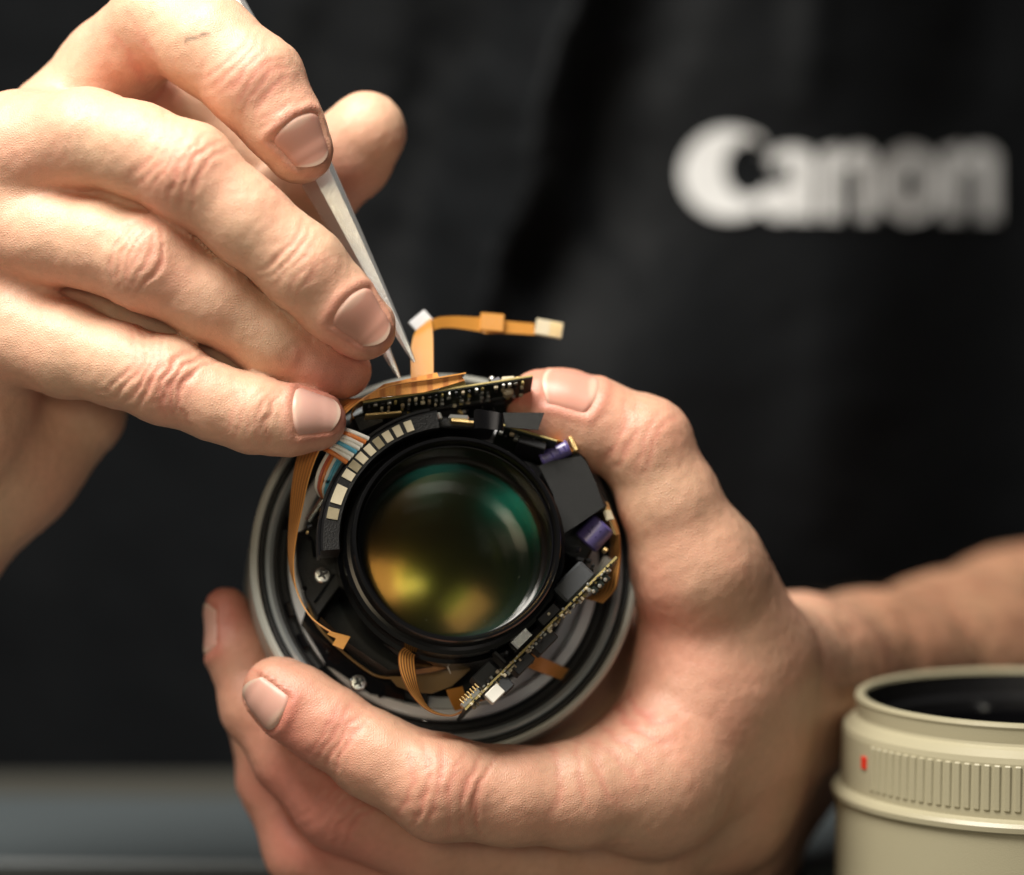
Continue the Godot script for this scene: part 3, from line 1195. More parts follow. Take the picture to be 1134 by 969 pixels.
func build_lens() -> void:
	var L := thing("camera_lens", "opened camera lens with bare circuit boards, held in the hand", "camera lens", lens_at)
	# barrel
	part(L, "outer_barrel", lathe([Vector2(38.9, -40), Vector2(42.2, -40), Vector2(42.2, -1.2), Vector2(41.9, -0.5), Vector2(41.3, 0), Vector2(40.8, 0), Vector2(40.45, -0.3), Vector2(40.3, -1.2), Vector2(40.2, -3.0)], 180), M.shell)
	part(L, "rubber_lip", lathe([Vector2(40.3, -1.6), Vector2(40.1, -1.2), Vector2(39.4, -1.3), Vector2(39.0, -2.0)], 160), M.rubber)
	part(L, "inner_sleeve", lathe([Vector2(39.1, -2.4), Vector2(38.7, -1.4), Vector2(38.0, -1.1), Vector2(37.2, -1.6), Vector2(37.0, -3.0)], 180), M.shell_in)
	part(L, "rubber_seal", lathe([Vector2(37.4, -2.4), Vector2(36.6, -2.2), Vector2(35.9, -3.0), Vector2(35.7, -4.2), Vector2(34.8, -4.4), Vector2(34.2, -5.0), Vector2(33.7, -6.5)], 160), M.rubber)
	part(L, "mounting_ring", lathe([Vector2(33.8, -12), Vector2(33.8, -3.6), Vector2(33.4, -3.1), Vector2(31.7, -3.1), Vector2(31.3, -3.6), Vector2(31.2, -6.9), Vector2(28.0, -7.2), Vector2(28.0, -12)], 160), M.white_metal)
	# notches and stops of the ring, lower right
	for q in [[540, 797, 12.0], [628, 747, 9.0], [652, 690, 14.0], [470, 797, 8.0]]:
		var p := lp(q[0], q[1], -6.6)
		put(L, "stop_lug", Transform3D(Basis.IDENTITY, Vector3.ZERO), p, Vector3(q[2] * 0.19, 1.5, 1.6), M.metal, 0.25, atan2(p.y, p.x) + PI / 2)
	for a in [150.0, 165.0, 196.0, 208.0, 222.0]:
		var p := Vector3(35.0 * cos(deg_to_rad(a)), 35.0 * sin(deg_to_rad(a)), -3.6)
		put(L, "seal_tab", Transform3D(Basis.IDENTITY, Vector3.ZERO), p, Vector3(3.4, 1.6, 1.0), M.black_gloss, 0.3, deg_to_rad(a + 90.0))
	part(L, "base_plate", lathe([Vector2(30.6, -9), Vector2(30.6, -5.2), Vector2(30.2, -4.8), Vector2(18.0, -4.8), Vector2(18.0, -9)], 128, 35.0, 262.0), M.black)
	part(L, "base_plate", lathe([Vector2(28.4, -9), Vector2(28.4, -6.4), Vector2(28.0, -6.0), Vector2(18.0, -6.0), Vector2(18.0, -9)], 128, -98.0, 35.0), M.black)
	# raised plates round the tube
	part(L, "cover_plate", prism(lpoly([[327, 590], [345, 583], [376, 592], [384, 640], [352, 684], [338, 662], [329, 628]], 4.0), -5.0, 4.0, 0.4), M.black)
	part(L, "cover_plate", prism(around(lpoly([[374, 604], [383, 646], [355, 683], [386, 712], [430, 742], [478, 738], [500, 724]], 8.0), 23.4), -5.0, 8.0), M.black_matt)
	part(L, "cover_plate", prism(lpoly([[352, 688], [340, 672], [334, 690], [362, 735], [410, 768], [448, 776], [446, 752], [420, 742], [384, 716]], -1.0), -5.2, -1.0, 0.4), M.black_gloss)
	put(L, "hinge_block", Transform3D.IDENTITY, lp(438, 716, 9.0), Vector3(5.2, 2.6, 2.0), M.black, 0.3, -0.75)
	put(L, "rib_line", Transform3D.IDENTITY, lp(359, 652, 4.2), Vector3(0.5, 7.5, 0.7), M.black_gloss, 0.1, -0.62)
	put(L, "rib_line", Transform3D.IDENTITY, lp(347, 608, 4.2), Vector3(0.6, 4.0, 0.9), M.black_gloss, 0.2, 0.1)
	screw(L, 357, 637, 4.1, 1.75, M.steel)
	screw(L, 397, 756, -0.9, 1.75, M.steel)
	screw(L, 637, 712, -5.9, 1.5, M.black_gloss)
	for q in [[343, 597, 4.1], [337, 652, 4.1], [421, 770, -0.9], [364, 720, -0.9]]:
		part(L, "pin", lathe([Vector2(0.55, -1), Vector2(0.55, 0.4), Vector2(0.35, 0.6), Vector2(0.01, 0.6)], 14), M.black_gloss, mm(Transform3D(Basis.IDENTITY, lp(q[0], q[1], q[2]))))
	# tube and glass
	part(L, "lens_tube", lathe([Vector2(24.2, -8), Vector2(24.2, 12.0), Vector2(23.4, 12.6), Vector2(23.4, 18.6), Vector2(22.6, 19.2), Vector2(21.9, 19.4), Vector2(21.8, 24.4), Vector2(21.55, 24.9), Vector2(21.0, 24.9), Vector2(20.75, 24.5), Vector2(20.6, 22.6), Vector2(20.5, 20.5)], 160), M.tube)
	part(L, "retaining_ring", lathe([Vector2(20.6, 20.0), Vector2(20.6, 22.0), Vector2(20.4, 22.2), Vector2(20.15, 22.0), Vector2(20.0, 20.2), Vector2(19.9, 18.0)], 160), M.black_gloss)
	part(L, "inner_baffle", lathe([Vector2(20.1, 20.2), Vector2(19.9, 12.8), Vector2(19.3, 12.5), Vector2(19.2, 7.0), Vector2(18.5, 6.6), Vector2(18.3, -2.0), Vector2(16.0, -2.6), Vector2(15.0, -14.0), Vector2(0.01, -14.0)], 140), M.black_gloss)
	part(L, "front_element", cap(19.85, 18.2, 2.8), M.glass_front)
	part(L, "middle_element", cap(19.2, 10.4, -2.6), M.glass_mid)
	part(L, "deep_element", cap(18.4, 3.0, 3.6), M.glass_deep)
	# contact strip: an arc of black plastic with cream contacts
	part(L, "contact_strip", lathe([Vector2(24.1, 14), Vector2(24.1, 22.0), Vector2(24.4, 22.6), Vector2(27.7, 22.6), Vector2(28.3, 22.0), Vector2(28.4, 14)], 60, 97.0, 184.0), M.black)
	part(L, "strip_rail", lathe([Vector2(28.35, 17), Vector2(28.35, 22.3), Vector2(28.75, 22.6), Vector2(28.9, 22.2), Vector2(28.9, 17)], 60, 100.0, 186.0), M.dark_steel)
	for q in [[111.0, 3.6], [116.6, 3.6], [122.0, 3.6], [127.2, 3.6], [132.4, 3.7], [137.7, 3.8], [142.7, 3.9], [147.8, 4.2], [158.0, 8.8], [167.2, 5.2]]:
		part(L, "contact_pad", lathe([Vector2(25.0, 22.5), Vector2(25.05, 22.85), Vector2(27.35, 22.85), Vector2(27.4, 22.5)], 5, q[0] - q[1] * 0.5, q[0] + q[1] * 0.5), [M.cream, M.cream_worn][rng.randi() % 2])
	part(L, "guide_pin", tube([lp(342, 577, 8), lp(358, 553, 10)], [0.9, 0.9], 16, 2), M.steel)
	# white and coloured wires, folded flat on the left
	var wires := [M.wire_white, M.wire_orange, M.wire_white, M.wire_white, M.wire_blue, M.wire_white, M.wire_white, M.wire_orange]
	for k in 8:
		var t := k / 7.0
		var a0 := lp(lerpf(373, 359, t), lerpf(473, 497, t), 21.0)
		var a1 := lp(lerpf(389, 369, t), lerpf(478, 502, t), 23.4)
		var a2 := lp(lerpf(408, 384, t), lerpf(486, 512, t), 22.6)
		part(L, "wire", tube([a0, a1, a2], [0.52, 0.52, 0.52], 8, 4), wires[k])
	var wires2 := [M.wire_white, M.wire_red, M.wire_orange, M.wire_white, M.wire_blue, M.wire_blue, M.wire_white]
	for k in 7:
		var t := k / 6.0
		var a0 := lp(lerpf(364, 382, t), lerpf(501, 509, t), 19.5)
		var a1 := lp(lerpf(354, 375, t), lerpf(520, 522, t), 20.5)
		var a2 := lp(lerpf(350, 366, t), lerpf(538, 541, t), 19.0)
		var a3 := lp(lerpf(355, 364, t), lerpf(549, 552, t), 15.0)
		part(L, "wire", tube([a0, a1, a2, a3], [0.44, 0.44, 0.44, 0.44], 8, 4), wires2[k])
	put(L, "wire_clamp", Transform3D.IDENTITY, lp(363, 498, 16.0), Vector3(4.8, 0.9, 2.2), M.wire_white, 0.3, -0.85)
	# ---- the long orange flexible circuit round the left side
	var path := [[516, 413, 25.5], [480, 419, 25.6], [440, 425, 25.4], [414, 434, 25], [392, 449, 24.6], [371, 471, 24], [353, 500, 23], [342, 530, 21], [335, 562, 18], [328, 596, 14], [325, 626, 11], [329, 655, 9], [345, 684, 8.3], [372, 703, 8.2]]
	var ps := []
	var ws := []
	for k in path.size():
		var p := lp(path[k][0], path[k][1], path[k][2])
		ps.append(p)
		var out := Vector3(p.x, p.y, 0).normalized()
		var f := clampf((k - 6.0) / 5.0, 0.0, 1.0)
		var deep := lerpf(9.0, 3.2, f)
		if k < 4:
			ws.append(Vector3(0.0, 1.2 - 0.1 * k, -9.0))
		else:
			ws.append(out * lerpf(4.2, -0.4, f) + Vector3(0, 0, -deep))
	part(L, "flexible_circuit", ribbon(ps, ws, 0.25), M.flex, Transform3D.IDENTITY, "orange ribbon curling round the left side")
	part(L, "flexible_circuit", prism(lpoly([[366, 699], [388, 705], [380, 719], [368, 714], [372, 707], [362, 702]], 8.4), 8.05, 8.4), M.flex_plain)
	part(L, "flexible_circuit", prism(lpoly([[398, 444], [425, 425], [484, 412], [487, 419], [510, 414], [515, 421], [470, 434], [418, 440]], 25.0), 24.3, 24.7), M.flex)
	part(L, "flexible_circuit", tube([lp(338, 655, 3), lp(350, 690, 2), lp(380, 722, 1), lp(412, 746, 0.5), lp(432, 751, 2)], [0.28, 0.28, 0.28, 0.28, 0.28], 8), M.flex_olive)
	# dark loop at the upper left end of the top board
	part(L, "flexible_circuit", ribbon([lp(420, 437, 24), lp(398, 445, 22), lp(390, 457, 20), lp(396, 468, 18), lp(408, 470, 17)], [Vector3(0, 0, -6), Vector3(0, 0, -6), Vector3(0, 0, -6), Vector3(0, 0, -6), Vector3(0, 0, -6)], 0.22), M.flex_plain)
	# ---- top board
	var tf := standing([402, 446], [590, 417], 24.0, -14.0)
	var tl := lp(402, 448, 24).distance_to(lp(590, 419, 24))
	var tb := put(L, "circuit_board", tf, Vector3(tl / 2, 0, -9), Vector3(tl, 0.7, 18), M.board, 0.08)
	put(tb, "board_edge", Transform3D.IDENTITY, Vector3(0, 0.1, 9.05), Vector3(tl, 0.45, 0.3), M.board_edge, 0.06)
	var tb_frame := Transform3D(Basis.IDENTITY, Vector3(-tl / 2, 0, 9))
	for row in 4:
		for k in 24:
			var s := 1.2 + k * (tl - 2.0) / 24.0 + rng.randf_range(-0.1, 0.1)
			if rng.randf() < 0.2 or (row > 1 and k % 4 == 0):
				continue
			var m = [M.chip_black, M.solder, M.cream, M.ceramic, M.solder, M.chip_black, M.board_edge][rng.randi() % 7]
			var sz := Vector3(rng.randf_range(0.45, 0.95), rng.randf_range(0.4, 0.8), rng.randf_range(0.7, 1.4))
			put(tb, "component", tb_frame, Vector3(s, -0.35 - sz.y / 2, -0.9 - row * 1.9), sz, m, 0.12)
	put(tb, "chip", tb_frame, Vector3(18.5, -1.2, -11), Vector3(6.5, 1.7, 5.5), M.chip_black, 0.15)
	put(tb, "chip", tb_frame, Vector3(9.0, -1.1, -11.5), Vector3(7.5, 1.5, 5), M.chip_black, 0.15)
	put(tb, "connector", tb_frame, Vector3(28.8, 1.0, -2.4), Vector3(2.4, 1.6, 2.6), M.dark_steel, 0.3, 0.3)
	put(tb, "connector", tb_frame, Vector3(28.0, 1.9, -1.9), Vector3(1.3, 1.1, 1.3), M.solder, 0.3, 0.7)
	put(tb, "connector", tb_frame, Vector3(31.4, 0.9, -2.0), Vector3(2.8, 1.2, 2.4), M.cream, 0.25, -0.1)
	put(tb, "connector", tb_frame, Vector3(33.4, 0.7, -1.6), Vector3(1.2, 0.9, 1.4), M.gold, 0.2)
	put(tb, "capacitor", tb_frame, Vector3(31.0, -1.4, -3.0), Vector3(2.2, 1.5, 2.2), M.ceramic, 0.4)
	put(tb, "stiffener", tb_frame, Vector3(19.4, 0.85, -1.2), Vector3(5.4, 1.0, 2.8), M.board_edge, 0.12)
	# gold sheet and bits below the top board
	put(L, "contact_spring", Transform3D.IDENTITY, lp(424, 460, 21), Vector3(7.6, 0.5, 4.0), M.gold, 0.1, 0.08)
	put(L, "contact_spring", Transform3D.IDENTITY, lp(513, 469, 21), Vector3(5.4, 0.6, 4.0), M.gold, 0.1, -0.1)
	put(L, "solder_blob", Transform3D.IDENTITY, lp(508, 463, 22), Vector3(4.2, 1.1, 2.0), M.solder, 0.45, -0.06)
	put(L, "solder_blob", Transform3D.IDENTITY, lp(487, 461, 22.5), Vector3(0.9, 1.6, 1.2), M.solder, 0.3, 0.3)
	put(L, "motor_block", Transform3D.IDENTITY, lp(407, 470, 15), Vector3(6.5, 4.2, 8.0), M.black, 0.6, 0.4)
	put(L, "bracket", Transform3D.IDENTITY, lp(500, 474, 16), Vector3(18, 2.4, 10.0), M.black, 0.4, -0.05)
	put(L, "bracket", Transform3D.IDENTITY, lp(483, 450, 14), Vector3(30, 4.0, 8.0), M.black, 0.4, 0.16)
	# black film over the top: a bent strip and a pointed flap
	part(L, "black_film", ribbon([lp(525, 455, 24.5), lp(530, 453, 25), lp(554, 457, 25), lp(557, 458, 24.5)], [v3(Vector2(0, -3.4), -2), v3(Vector2(0.4, -3.8), -1.2), v3(Vector2(0.2, -3.6), -1.2), v3(Vector2(0, -3.2), -2)], 0.2, 4), M.black_gloss)
	part(L, "black_film", prism(lpoly([[557, 457], [603, 457], [596, 476], [560, 473]], 23.0), 22.8, 23.05), M.black_matt)
	# small board, upper right
	var sf := standing([553, 470], [617, 489], 21.5, -14.0)
	var sl := lp(553, 470, 21.5).distance_to(lp(617, 489, 21.5))
	var sb := put(L, "circuit_board", sf, Vector3(sl / 2, 0, -6), Vector3(sl, 0.6, 12), M.board, 0.08)
	put(sb, "board_edge", Transform3D.IDENTITY, Vector3(0, 0.1, 6.05), Vector3(sl, 0.45, 0.3), M.board_edge, 0.06)
	for k in 9:
		var sz := Vector3(rng.randf_range(0.6, 1.1), rng.randf_range(0.5, 1.0), 1.1)
		put(sb, "component", Transform3D.IDENTITY, Vector3(-sl / 2 + 0.9 + k * 1.15, -0.3 - sz.y / 2, 4.4 - (k % 2) * 1.6), sz, [M.solder, M.chip_black, M.ceramic][k % 3], 0.12)
	put(sb, "chip", Transform3D.IDENTITY, Vector3(1.5, -1.2, 2.0), Vector3(6.0, 1.8, 6.0), M.chip_black, 0.2)
	# purple capacitors with their tabs
	var c1 := [lp(599, 510, 17), lp(630, 495, 18)]
	var k1 := part(L, "capacitor", capsule_can(c1[0], c1[1], 1.75), M.purple)
	for t in [0.35, 0.6, 0.8]:
		put(k1, "print_mark", Transform3D(Basis(Vector3(0, 0, 1), 0.45), c1[0].lerp(c1[1], t)), Vector3(0, -0.25, 1.72), Vector3(0.45, 1.4, 0.12), M.print, 0.02)
	put(L, "solder_tab", Transform3D.IDENTITY, lp(634, 493, 17.5), Vector3(1.0, 3.4, 3.0), M.gold, 0.2, 0.45)
	part(L, "flexible_circuit", ribbon([lp(612, 487, 20), lp(624, 489, 19), lp(634, 500, 18)], [Vector3(0, 0, -5), Vector3(0, 0, -5), Vector3(0, 0, -5)], 0.25), M.flex_plain)
	var c2 := [lp(646, 600, 12.5), lp(667, 577, 14)]
	var k2 := part(L, "capacitor", capsule_can(c2[0] + Vector3(0.4, -0.4, 0), c2[1] + Vector3(0.4, -0.4, 0), 3.0), M.purple)
	for q in [[0.55, 1.1, 1.3, 0.3], [0.62, -0.6, 1.2, 0.35], [0.3, 0.3, 0.35, 2.4]]:
		put(k2, "print_mark", Transform3D(Basis(Vector3(0, 0, 1), 0.84), c2[0].lerp(c2[1], q[0]) + Vector3(0.4, -0.4, 0)), Vector3(0, q[1], sqrt(9.0 - q[1] * q[1]) - 0.02), Vector3(q[2], q[3], 0.12), M.print, 0.02)
	part(L, "solder_tab", ribbon([lp(668, 556, 16), lp(674, 572, 16), lp(681, 592, 15)], [Vector3(1.0, 0.2, -1.5), Vector3(1.0, 0.2, -1.5), Vector3(1.0, 0.2, -1.5)], 0.6), M.gold)
	part(L, "solder_tab", ribbon([lp(669, 566, 17), lp(673, 576, 17)], [Vector3(1.3, 0.3, -1), Vector3(1.3, 0.3, -1)], 0.8), M.cream)
	# black tape on the right
	part(L, "black_tape", prism(lpoly([[597, 516], [612, 510], [643, 505], [649, 511], [660, 535], [669, 561], [640, 581], [622, 592], [613, 548]], 18.5), 17.6, 18.5, 0.15), M.tape)
	put(L, "side_block", Transform3D.IDENTITY, lp(632, 548, 8), Vector3(9, 14, 17), M.black, 0.6, 0.4)
	put(L, "side_block", Transform3D.IDENTITY, lp(634, 600, 4), Vector3(9, 10, 12), M.black, 0.6, -0.5)
	# orange ribbon down the right side
	part(L, "flexible_circuit", ribbon([lp(671, 556, 14), lp(684, 583, 13), lp(687, 612, 12), lp(685, 640, 11), lp(681, 654, 10), lp(668, 668, 9)], [Vector3(-0.5, 0, -8), Vector3(-0.6, 0, -8), Vector3(-1.5, -0.3, -7.5), Vector3(-4.0, -0.6, -5), Vector3(-4.8, -0.4, -2.5), Vector3(-4.0, 1.0, 0)], 0.22), M.flex_traces)
	# ---- diagonal board, lower right
	var df := standing([683, 617], [515, 786], 19.0)
	var dl := lp(683, 617, 19).distance_to(lp(515, 786, 19))
	var db := put(L, "circuit_board", df, Vector3(dl / 2, 0, -8), Vector3(dl, 0.8, 16), M.board, 0.08)
	put(db, "board_edge", Transform3D.IDENTITY, Vector3(0, 0, 8.05), Vector3(dl, 0.5, 0.3), M.board_edge, 0.06)
	var f2 := Transform3D(Basis.IDENTITY, Vector3(-dl / 2, 0, 8))
	# the side to the glass is -y
	put(db, "chip", f2, Vector3(10.2, -2.7, -3.2), Vector3(8.6, 4.6, 7), M.chip, 0.5)
	put(db, "chip", f2, Vector3(19.0, -1.6, -2.4), Vector3(5.0, 2.2, 5), M.chip_black, 0.2)
	put(db, "print_mark", f2, Vector3(19.0, -1.7, 0.12), Vector3(0.55, 0.55, 0.1), M.cream, 0.02)
	put(db, "oscillator", f2, Vector3(26.6, -2.1, -2.4), Vector3(4.6, 2.7, 4.6), M.steel, 0.35)
	put(db, "chip", f2, Vector3(37.0, -2.2, -5.4), Vector3(5.2, 3.4, 6), M.chip, 0.3)
	put(db, "bracket", f2, Vector3(32.0, -2.6, -7), Vector3(0.8, 3.6, 6), M.chip_black, 0.15)
	put(db, "connector", f2, Vector3(43.0, -0.9, -0.8), Vector3(5.4, 1.2, 2.2), M.solder, 0.15)
	for k in 7:
		put(db, "pin", f2, Vector3(40.6 + k * 0.75, -1.7, 0.2), Vector3(0.32, 1.3, 0.5), M.gold, 0.06)
	# the side to the barrel is +y
	put(db, "connector", f2, Vector3(39.0, 2.0, -1.2), Vector3(3.6, 2.6, 3), M.wire_white, 0.2)
	put(db, "connector", f2, Vector3(36.0, 2.2, -2.2), Vector3(2.8, 3.0, 4), M.chip, 0.3)
	put(db, "chip", f2, Vector3(23.5, 1.8, -3.2), Vector3(5.4, 2.6, 5), M.chip_black, 0.2)
	put(db, "chip", f2, Vector3(30.0, 1.7, -3.4), Vector3(5.0, 2.4, 5), M.chip_black, 0.2)
	for k in 64:
		var s := 3.0 + k * 0.65 + rng.randf_range(-0.2, 0.2)
		var sz := Vector3(rng.randf_range(0.4, 0.9), rng.randf_range(0.4, 1.1), rng.randf_range(0.6, 1.3))
		var side := 1.0 if s < 34 or k % 2 else -1.0
		put(db, "component", f2, Vector3(s, side * (0.4 + sz.y / 2), 0.15 - rng.randf() * 2.2), sz, [M.solder, M.cream, M.ceramic, M.board_edge, M.solder, M.chip_black][rng.randi() % 6], 0.15)
	for k in 40:
		var sz := Vector3(rng.randf_range(0.3, 0.8), rng.randf_range(0.3, 0.7), 0.5)
		put(db, "solder_joint", f2, Vector3(2.0 + k * 1.08 + rng.randf_range(-0.3, 0.3), rng.randf_range(-0.35, 0.45), 0.3), sz, [M.solder, M.cream, M.chip_black, M.ceramic, M.board][rng.randi() % 5], 0.15)
	for q in [[4.6, 1.5], [6.4, 1.7], [8.2, 1.4]]:
		put(db, "component", f2, Vector3(q[0], 1.4, -1.4), Vector3(1.3, 1.9, 2.4), M.board, 0.3)
		put(db, "solder_joint", f2, Vector3(q[0] + 0.6, 1.0 + q[1] * 0.4, -0.2), Vector3(0.8, 0.8, 0.8), M.solder, 0.25)
	put(L, "white_lug", Transform3D.IDENTITY, lp(671, 632, 6), Vector3(3.8, 5.4, 3), M.white_metal, 0.5, -0.5)
	# ---- flexible circuits at the bottom
	part(L, "flexible_circuit", ribbon([lp(580, 722, 3), lp(600, 728, 2), lp(630, 741, -4.5)], [lp(573, 735, 3) - lp(580, 722, 3), lp(594, 743, 2) - lp(600, 728, 2), lp(622, 753, -4.5) - lp(630, 741, -4.5)], 0.2), M.flex_traces)
	part(L, "flexible_circuit", ribbon([lp(535, 720, 8), lp(500, 713, 10), lp(466, 714, 12.5), lp(447, 717, 14), lp(441, 727, 15), lp(444, 747, 15), lp(456, 770, 14.5), lp(476, 788, 14), lp(500, 793, 13.5), lp(518, 785, 14)], [v3(Vector2(0, -1.0), -6), v3(Vector2(0, -1.0), -6), v3(Vector2(0.6, -1.2), -5), v3(Vector2(3.0, -1.0), -3), v3(Vector2(3.5, -0.2), -1.2), v3(Vector2(3.2, 0.3), -1.2), v3(Vector2(2.0, 0.9), -3.0), v3(Vector2(0.7, 1.0), -4), v3(Vector2(0.2, 0.8), -4), v3(Vector2(0, 0.6), -4)], 0.2, 10), M.flex_traces, Transform3D.IDENTITY, "copper striped ribbon bent into an open loop")
	part(L, "flexible_circuit", ribbon([lp(456, 748, 4), lp(478, 745, 6), lp(505, 737, 6), lp(535, 722, 5)], [lp(462, 730, 6) - lp(456, 748, 4), lp(478, 724, 8) - lp(478, 745, 6), lp(500, 720, 8) - lp(505, 737, 6), lp(520, 713, 6) - lp(535, 722, 5)], 0.2), M.flex_fine)
	part(L, "flexible_circuit", prism(lpoly([[430, 749], [455, 749], [505, 738], [528, 726], [520, 742], [500, 760], [478, 768], [455, 766], [440, 760]], 3.0), 2.7, 2.95), M.flex_olive)
	part(L, "flexible_circuit", ribbon([lp(494, 764, 4), lp(498, 775, 3), lp(504, 787, 1)], [lp(512, 760, 4) - lp(494, 764, 4), lp(516, 772, 3) - lp(498, 775, 3), lp(521, 782, 1) - lp(504, 787, 1)], 0.2), M.flex_plain)
	part(L, "flexible_circuit", ribbon([lp(520, 779, 5), lp(535, 776, 3), lp(550, 770, 1)], [v3(Vector2(0, 1.6), 0), v3(Vector2(0, 1.8), 0), v3(Vector2(0, 1.6), 0)], 0.2), M.flex_plain)
	part(L, "scratch_mark", tube([lp(487, 727, 8.4), lp(494, 735, 8.2), lp(499, 746, 7.4)], [0.1, 0.16, 0.08], 6), M.wire_white)
	# ---- loose orange ribbon that sticks up behind the tweezers
	part(L, "flexible_circuit", ribbon([lp(455, 420, 18), lp(455, 395, 16), lp(456, 380, 14), lp(460, 368, 12), lp(470, 358, 10)], [v3(Vector2(4.8, 0), 0), v3(Vector2(4.8, 0.2), 0), v3(Vector2(4.6, 1.2), 0), v3(Vector2(3.6, 2.0), 0), v3(Vector2(1.6, 1.6), -1)], 0.22), M.flex_plain)
	part(L, "flexible_circuit", ribbon([lp(466, 376, 12), lp(482, 365, 10), lp(500, 363, 8), lp(530, 367, 6), lp(538, 369, 6), lp(560, 369, 5), lp(592, 371, 4)], [v3(Vector2(-0.6, 2.0), 0), v3(Vector2(-0.3, 2.4), 0), v3(Vector2(0, 2.6), 0), v3(Vector2(0, 3.2), 0), v3(Vector2(0, 3.8), 0), v3(Vector2(0, 2.8), 0), v3(Vector2(0, 2.6), 0)], 0.25), M.flex_plain, Transform3D.IDENTITY, "thin orange ribbon standing free above the lens")
	var re := put(L, "ribbon_end", Transform3D.IDENTITY, lp(608, 364, 4), Vector3(6.0, 3.6, 0.8), M.cream, 0.15, -0.18)
	for k in 7:
		put(re, "contact", Transform3D.IDENTITY, Vector3(1.4, -1.38 + k * 0.46, 0.41), Vector3(2.6, 0.26, 0.1), M.gold, 0.02)
	put(L, "stiffener", Transform3D.IDENTITY, lp(545, 357, 6.2), Vector3(5.2, 4.0, 0.5), M.flex_plain, 0.15, -0.08)
	put(L, "ribbon_end", Transform3D.IDENTITY, lp(467, 357, 9), Vector3(4.6, 3.6, 0.8), M.white_metal, 0.15, 0.7)
	# small loose-looking bits between the boards
	for q in [[424, 452, 456, 466, 15], [488, 448, 560, 462, 12], [560, 480, 608, 500, 8], [640, 606, 676, 640, 10], [556, 700, 590, 735, 8], [336, 560, 372, 590, 6], [455, 716, 520, 730, 6]]:
		for k in q[4]:
			var w := rng.randf_range(11.0, 17.0)
			var p := lp(rng.randf_range(q[0], q[2]), rng.randf_range(q[1], q[3]), w)
			if Vector2(p.x, p.y).length() < 24.6:
				continue
			var sz := Vector3(rng.randf_range(0.6, 1.8), rng.randf_range(0.5, 1.2), rng.randf_range(0.8, 2.4))
			put(L, "component", Transform3D.IDENTITY, p, sz, [M.chip_black, M.black_gloss, M.solder, M.chip_black, M.gold, M.dark_steel, M.ceramic][rng.randi() % 7], 0.2, rng.randf() * 3.0)
	# dust on the front glass
	for k in 12:
		var a := rng.randf() * TAU
		var r := 18.4 * sqrt(rng.randf())
		var s := rng.randf_range(0.03, 0.07)
		var big := (19.85 * 19.85 + 7.84) / 5.6
		var z := 18.2 + sqrt(big * big - r * r) - big + 2.8
		part(L, "dust_speck", box(Vector3(s, s * 1.3, s * 0.5), 0.01), M.wire_white, mm(Transform3D(Basis(Vector3(0, 0, 1), a), Vector3(r * cos(a), r * sin(a), z + 0.02))))


func capsule_can(a: Vector3, b: Vector3, r: float) -> ArrayMesh:
	var d := (b - a).normalized()
	return tube([a, a + d * 0.25, a + d * 0.6, b - d * 0.6, b - d * 0.25, b], [r * 0.85, r * 0.97, r, r, r * 0.97, r * 0.85], 28, 2)


# ------------------------------------------------------------------ tweezers
func build_tweezers() -> void:
	# in the view frame: the points meet the ribbon above the lens, the arms run up and left between finger and thumb
	var tip := hv(459, 401, -2)
	var end := hv(142, -215, -12)
	var t := thing("tweezers", "fine pointed steel tweezers pinched between finger and thumb", "tweezers", Transform3D(view.basis, view * (tip * 0.001)))
	var axis := (end - tip).normalized()
	var z := (Vector3(0, 0, 1) - axis * axis.z).normalized()
	var x := axis.cross(z)      # across, to the right when the arms point up
	var long := tip.distance_to(end)
	for arm in 2:
		var s := -1.0 if arm == 0 else 1.0
		var st := start()
		var rows := []
		var n := 60
		for k in n + 1:
			var f := float(k) / n
			var y := f * long
			var half := 0.3 + 3.7 * pow(clampf(f / 0.36, 0.0, 1.0), 0.8) - 1.6 * smoothstep(0.45, 0.8, f)
			# arms spread in the middle and meet at the far end; the second point stands a little off
			var gap := 4.6 * (1.0 - smoothstep(0.3, 0.98, f))
			var c := axis * y + (x * lerpf(0.95, 0.1, smoothstep(0.02, 0.2, f)) + z * lerpf(0.3, 1.0, smoothstep(0.02, 0.2, f))).normalized() * (-gap if arm == 1 else 0.0)
			if arm == 1:
				c += axis * -1.5 * (1.0 - f)
			var th := lerpf(0.35, 0.75, smoothstep(0.0, 0.2, f))
			# the blade lies turned, so that one sees its outer face and the ground edge
			var wide := (x * 0.995 + z * 0.05).normalized()
			var face := axis.cross(wide).normalized()
			if face.z < 0.0:
				face = -face
			rows.append([c - wide * half - face * th * 0.6, c - wide * half * 0.25 + face * th * 1.5, c + wide * half * 0.72 + face * th * 1.3, c + wide * half, c + wide * half * 0.6 - face * th, c - wide * half * 0.6 - face * th])
		for e in 6:
			st.set_smooth_group(e + 1)
			for k in n:
				var e1 := (e + 1) % 6
				quad(st, rows[k][e], rows[k][e1], rows[k + 1][e1], rows[k + 1][e])
		st.set_smooth_group(-1)
		for k in [0, n]:
			for e in range(1, 5):
				tri(st, rows[k][0], rows[k][e], rows[k][e + 1])
		part(t, "arm", commit(st), M.blade)


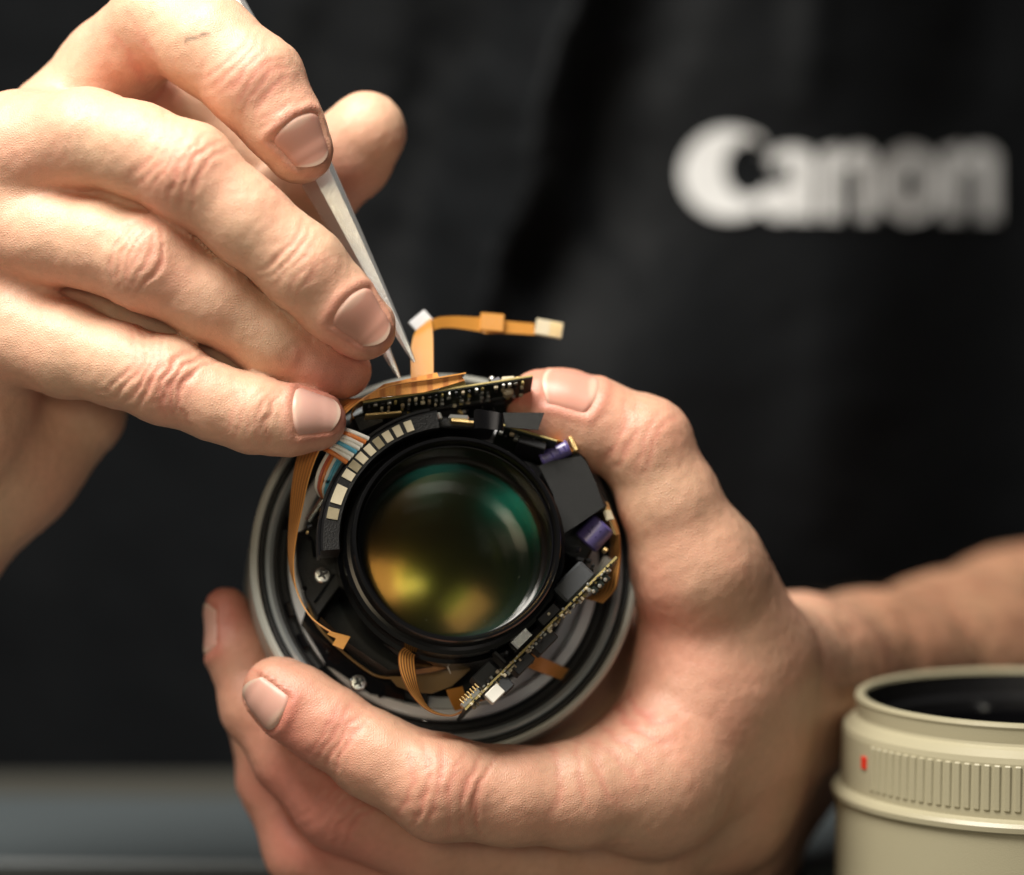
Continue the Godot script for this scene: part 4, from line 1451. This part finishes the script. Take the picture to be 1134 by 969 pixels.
# ------------------------------------------------------------------ beige barrel on the bench
func build_spare_barrel() -> void:
	var d := -40.0
	var rim := view * (hv(1150, 769, d) * 0.001)
	var h := rim.y * 1000.0 - 4.0
	var base := Vector3(rim.x, 0.004, rim.z)
	var t := thing("lens_barrel", "beige lens barrel standing on the bench at lower right", "lens barrel", Transform3D(Basis(Vector3.RIGHT, -PI / 2), base))
	# z is up in this frame
	var R := 44.9
	part(t, "body", lathe([Vector2(R - 0.5, 0), Vector2(R + 0.2, 1), Vector2(R + 0.2, h - 23.0), Vector2(R + 1.1, h - 22.4), Vector2(R + 1.2, h - 21.3), Vector2(R + 0.6, h - 20.5), Vector2(R - 1.0, h - 19.9), Vector2(R - 1.2, h - 8.2), Vector2(R - 1.5, h - 7.0), Vector2(R - 3.2, h - 5.6), Vector2(R - 4.2, h - 5.0), Vector2(R - 4.4, h - 4.4)], 220), M.beige)
	part(t, "rim", lathe([Vector2(R - 4.6, h - 6), Vector2(R - 4.3, h - 1.6), Vector2(R - 4.0, h - 0.9), Vector2(R - 4.3, h - 0.2), Vector2(R - 5.2, h), Vector2(R - 6.2, h - 0.3), Vector2(R - 6.4, h - 1.0)], 220), M.beige)
	part(t, "inner_wall", lathe([Vector2(R - 6.0, h - 0.5), Vector2(R - 6.5, h - 6), Vector2(R - 8, h - 7), Vector2(R - 8, h - 40), Vector2(0.01, h - 40)], 140), M.black)
	part(t, "inner_step", lathe([Vector2(R - 8.4, h - 12), Vector2(R - 8.6, h - 9), Vector2(R - 11.5, h - 9), Vector2(R - 11.5, h - 16)], 120), M.black_gloss)
	var rib := box(Vector3(1.5, 0.9, 9.8), 0.3)
	var n := 126
	for k in n:
		var a := TAU * k / n
		var deg := rad_to_deg(a)
		if deg > 150.0 and deg < 205.0:
			continue
		part(t, "grip_rib", rib, M.beige, mm(Transform3D(Basis(Vector3(0, 0, 1), a + PI / 2), Vector3((R - 1.15) * cos(a), (R - 1.15) * sin(a), h - 13.4))))
	var a := deg_to_rad(201.0)
	part(t, "red_mark", box(Vector3(2.2, 0.5, 2.8), 0.2), M.red, mm(Transform3D(Basis(Vector3(0, 0, 1), a + PI / 2), Vector3((R - 1.0) * cos(a), (R - 1.0) * sin(a), h - 12.6))))
	for g in [200.0, 250.0]:
		var b := deg_to_rad(g)
		part(t, "screw", lathe([Vector2(1.3, -0.5), Vector2(1.3, 0.3), Vector2(1.0, 0.55), Vector2(0.01, 0.6)], 20), M.steel, mm(Transform3D(Basis(Vector3(sin(b), -cos(b), 0), Vector3(0, 0, 1), Vector3(-cos(b), -sin(b), 0)).orthonormalized() * Basis(Vector3.UP, PI), Vector3((R + 0.1) * cos(b), (R + 0.1) * sin(b), h - 44.0))))
	for g in [100.0, 160.0, 215.0]:
		var b := deg_to_rad(g)
		part(t, "screw", lathe([Vector2(1.5, -0.5), Vector2(1.5, 0.3), Vector2(1.1, 0.6), Vector2(0.01, 0.6)], 20), M.steel, mm(Transform3D(Basis.IDENTITY, Vector3((R - 9.8) * cos(b), (R - 9.8) * sin(b), h - 8.9))))
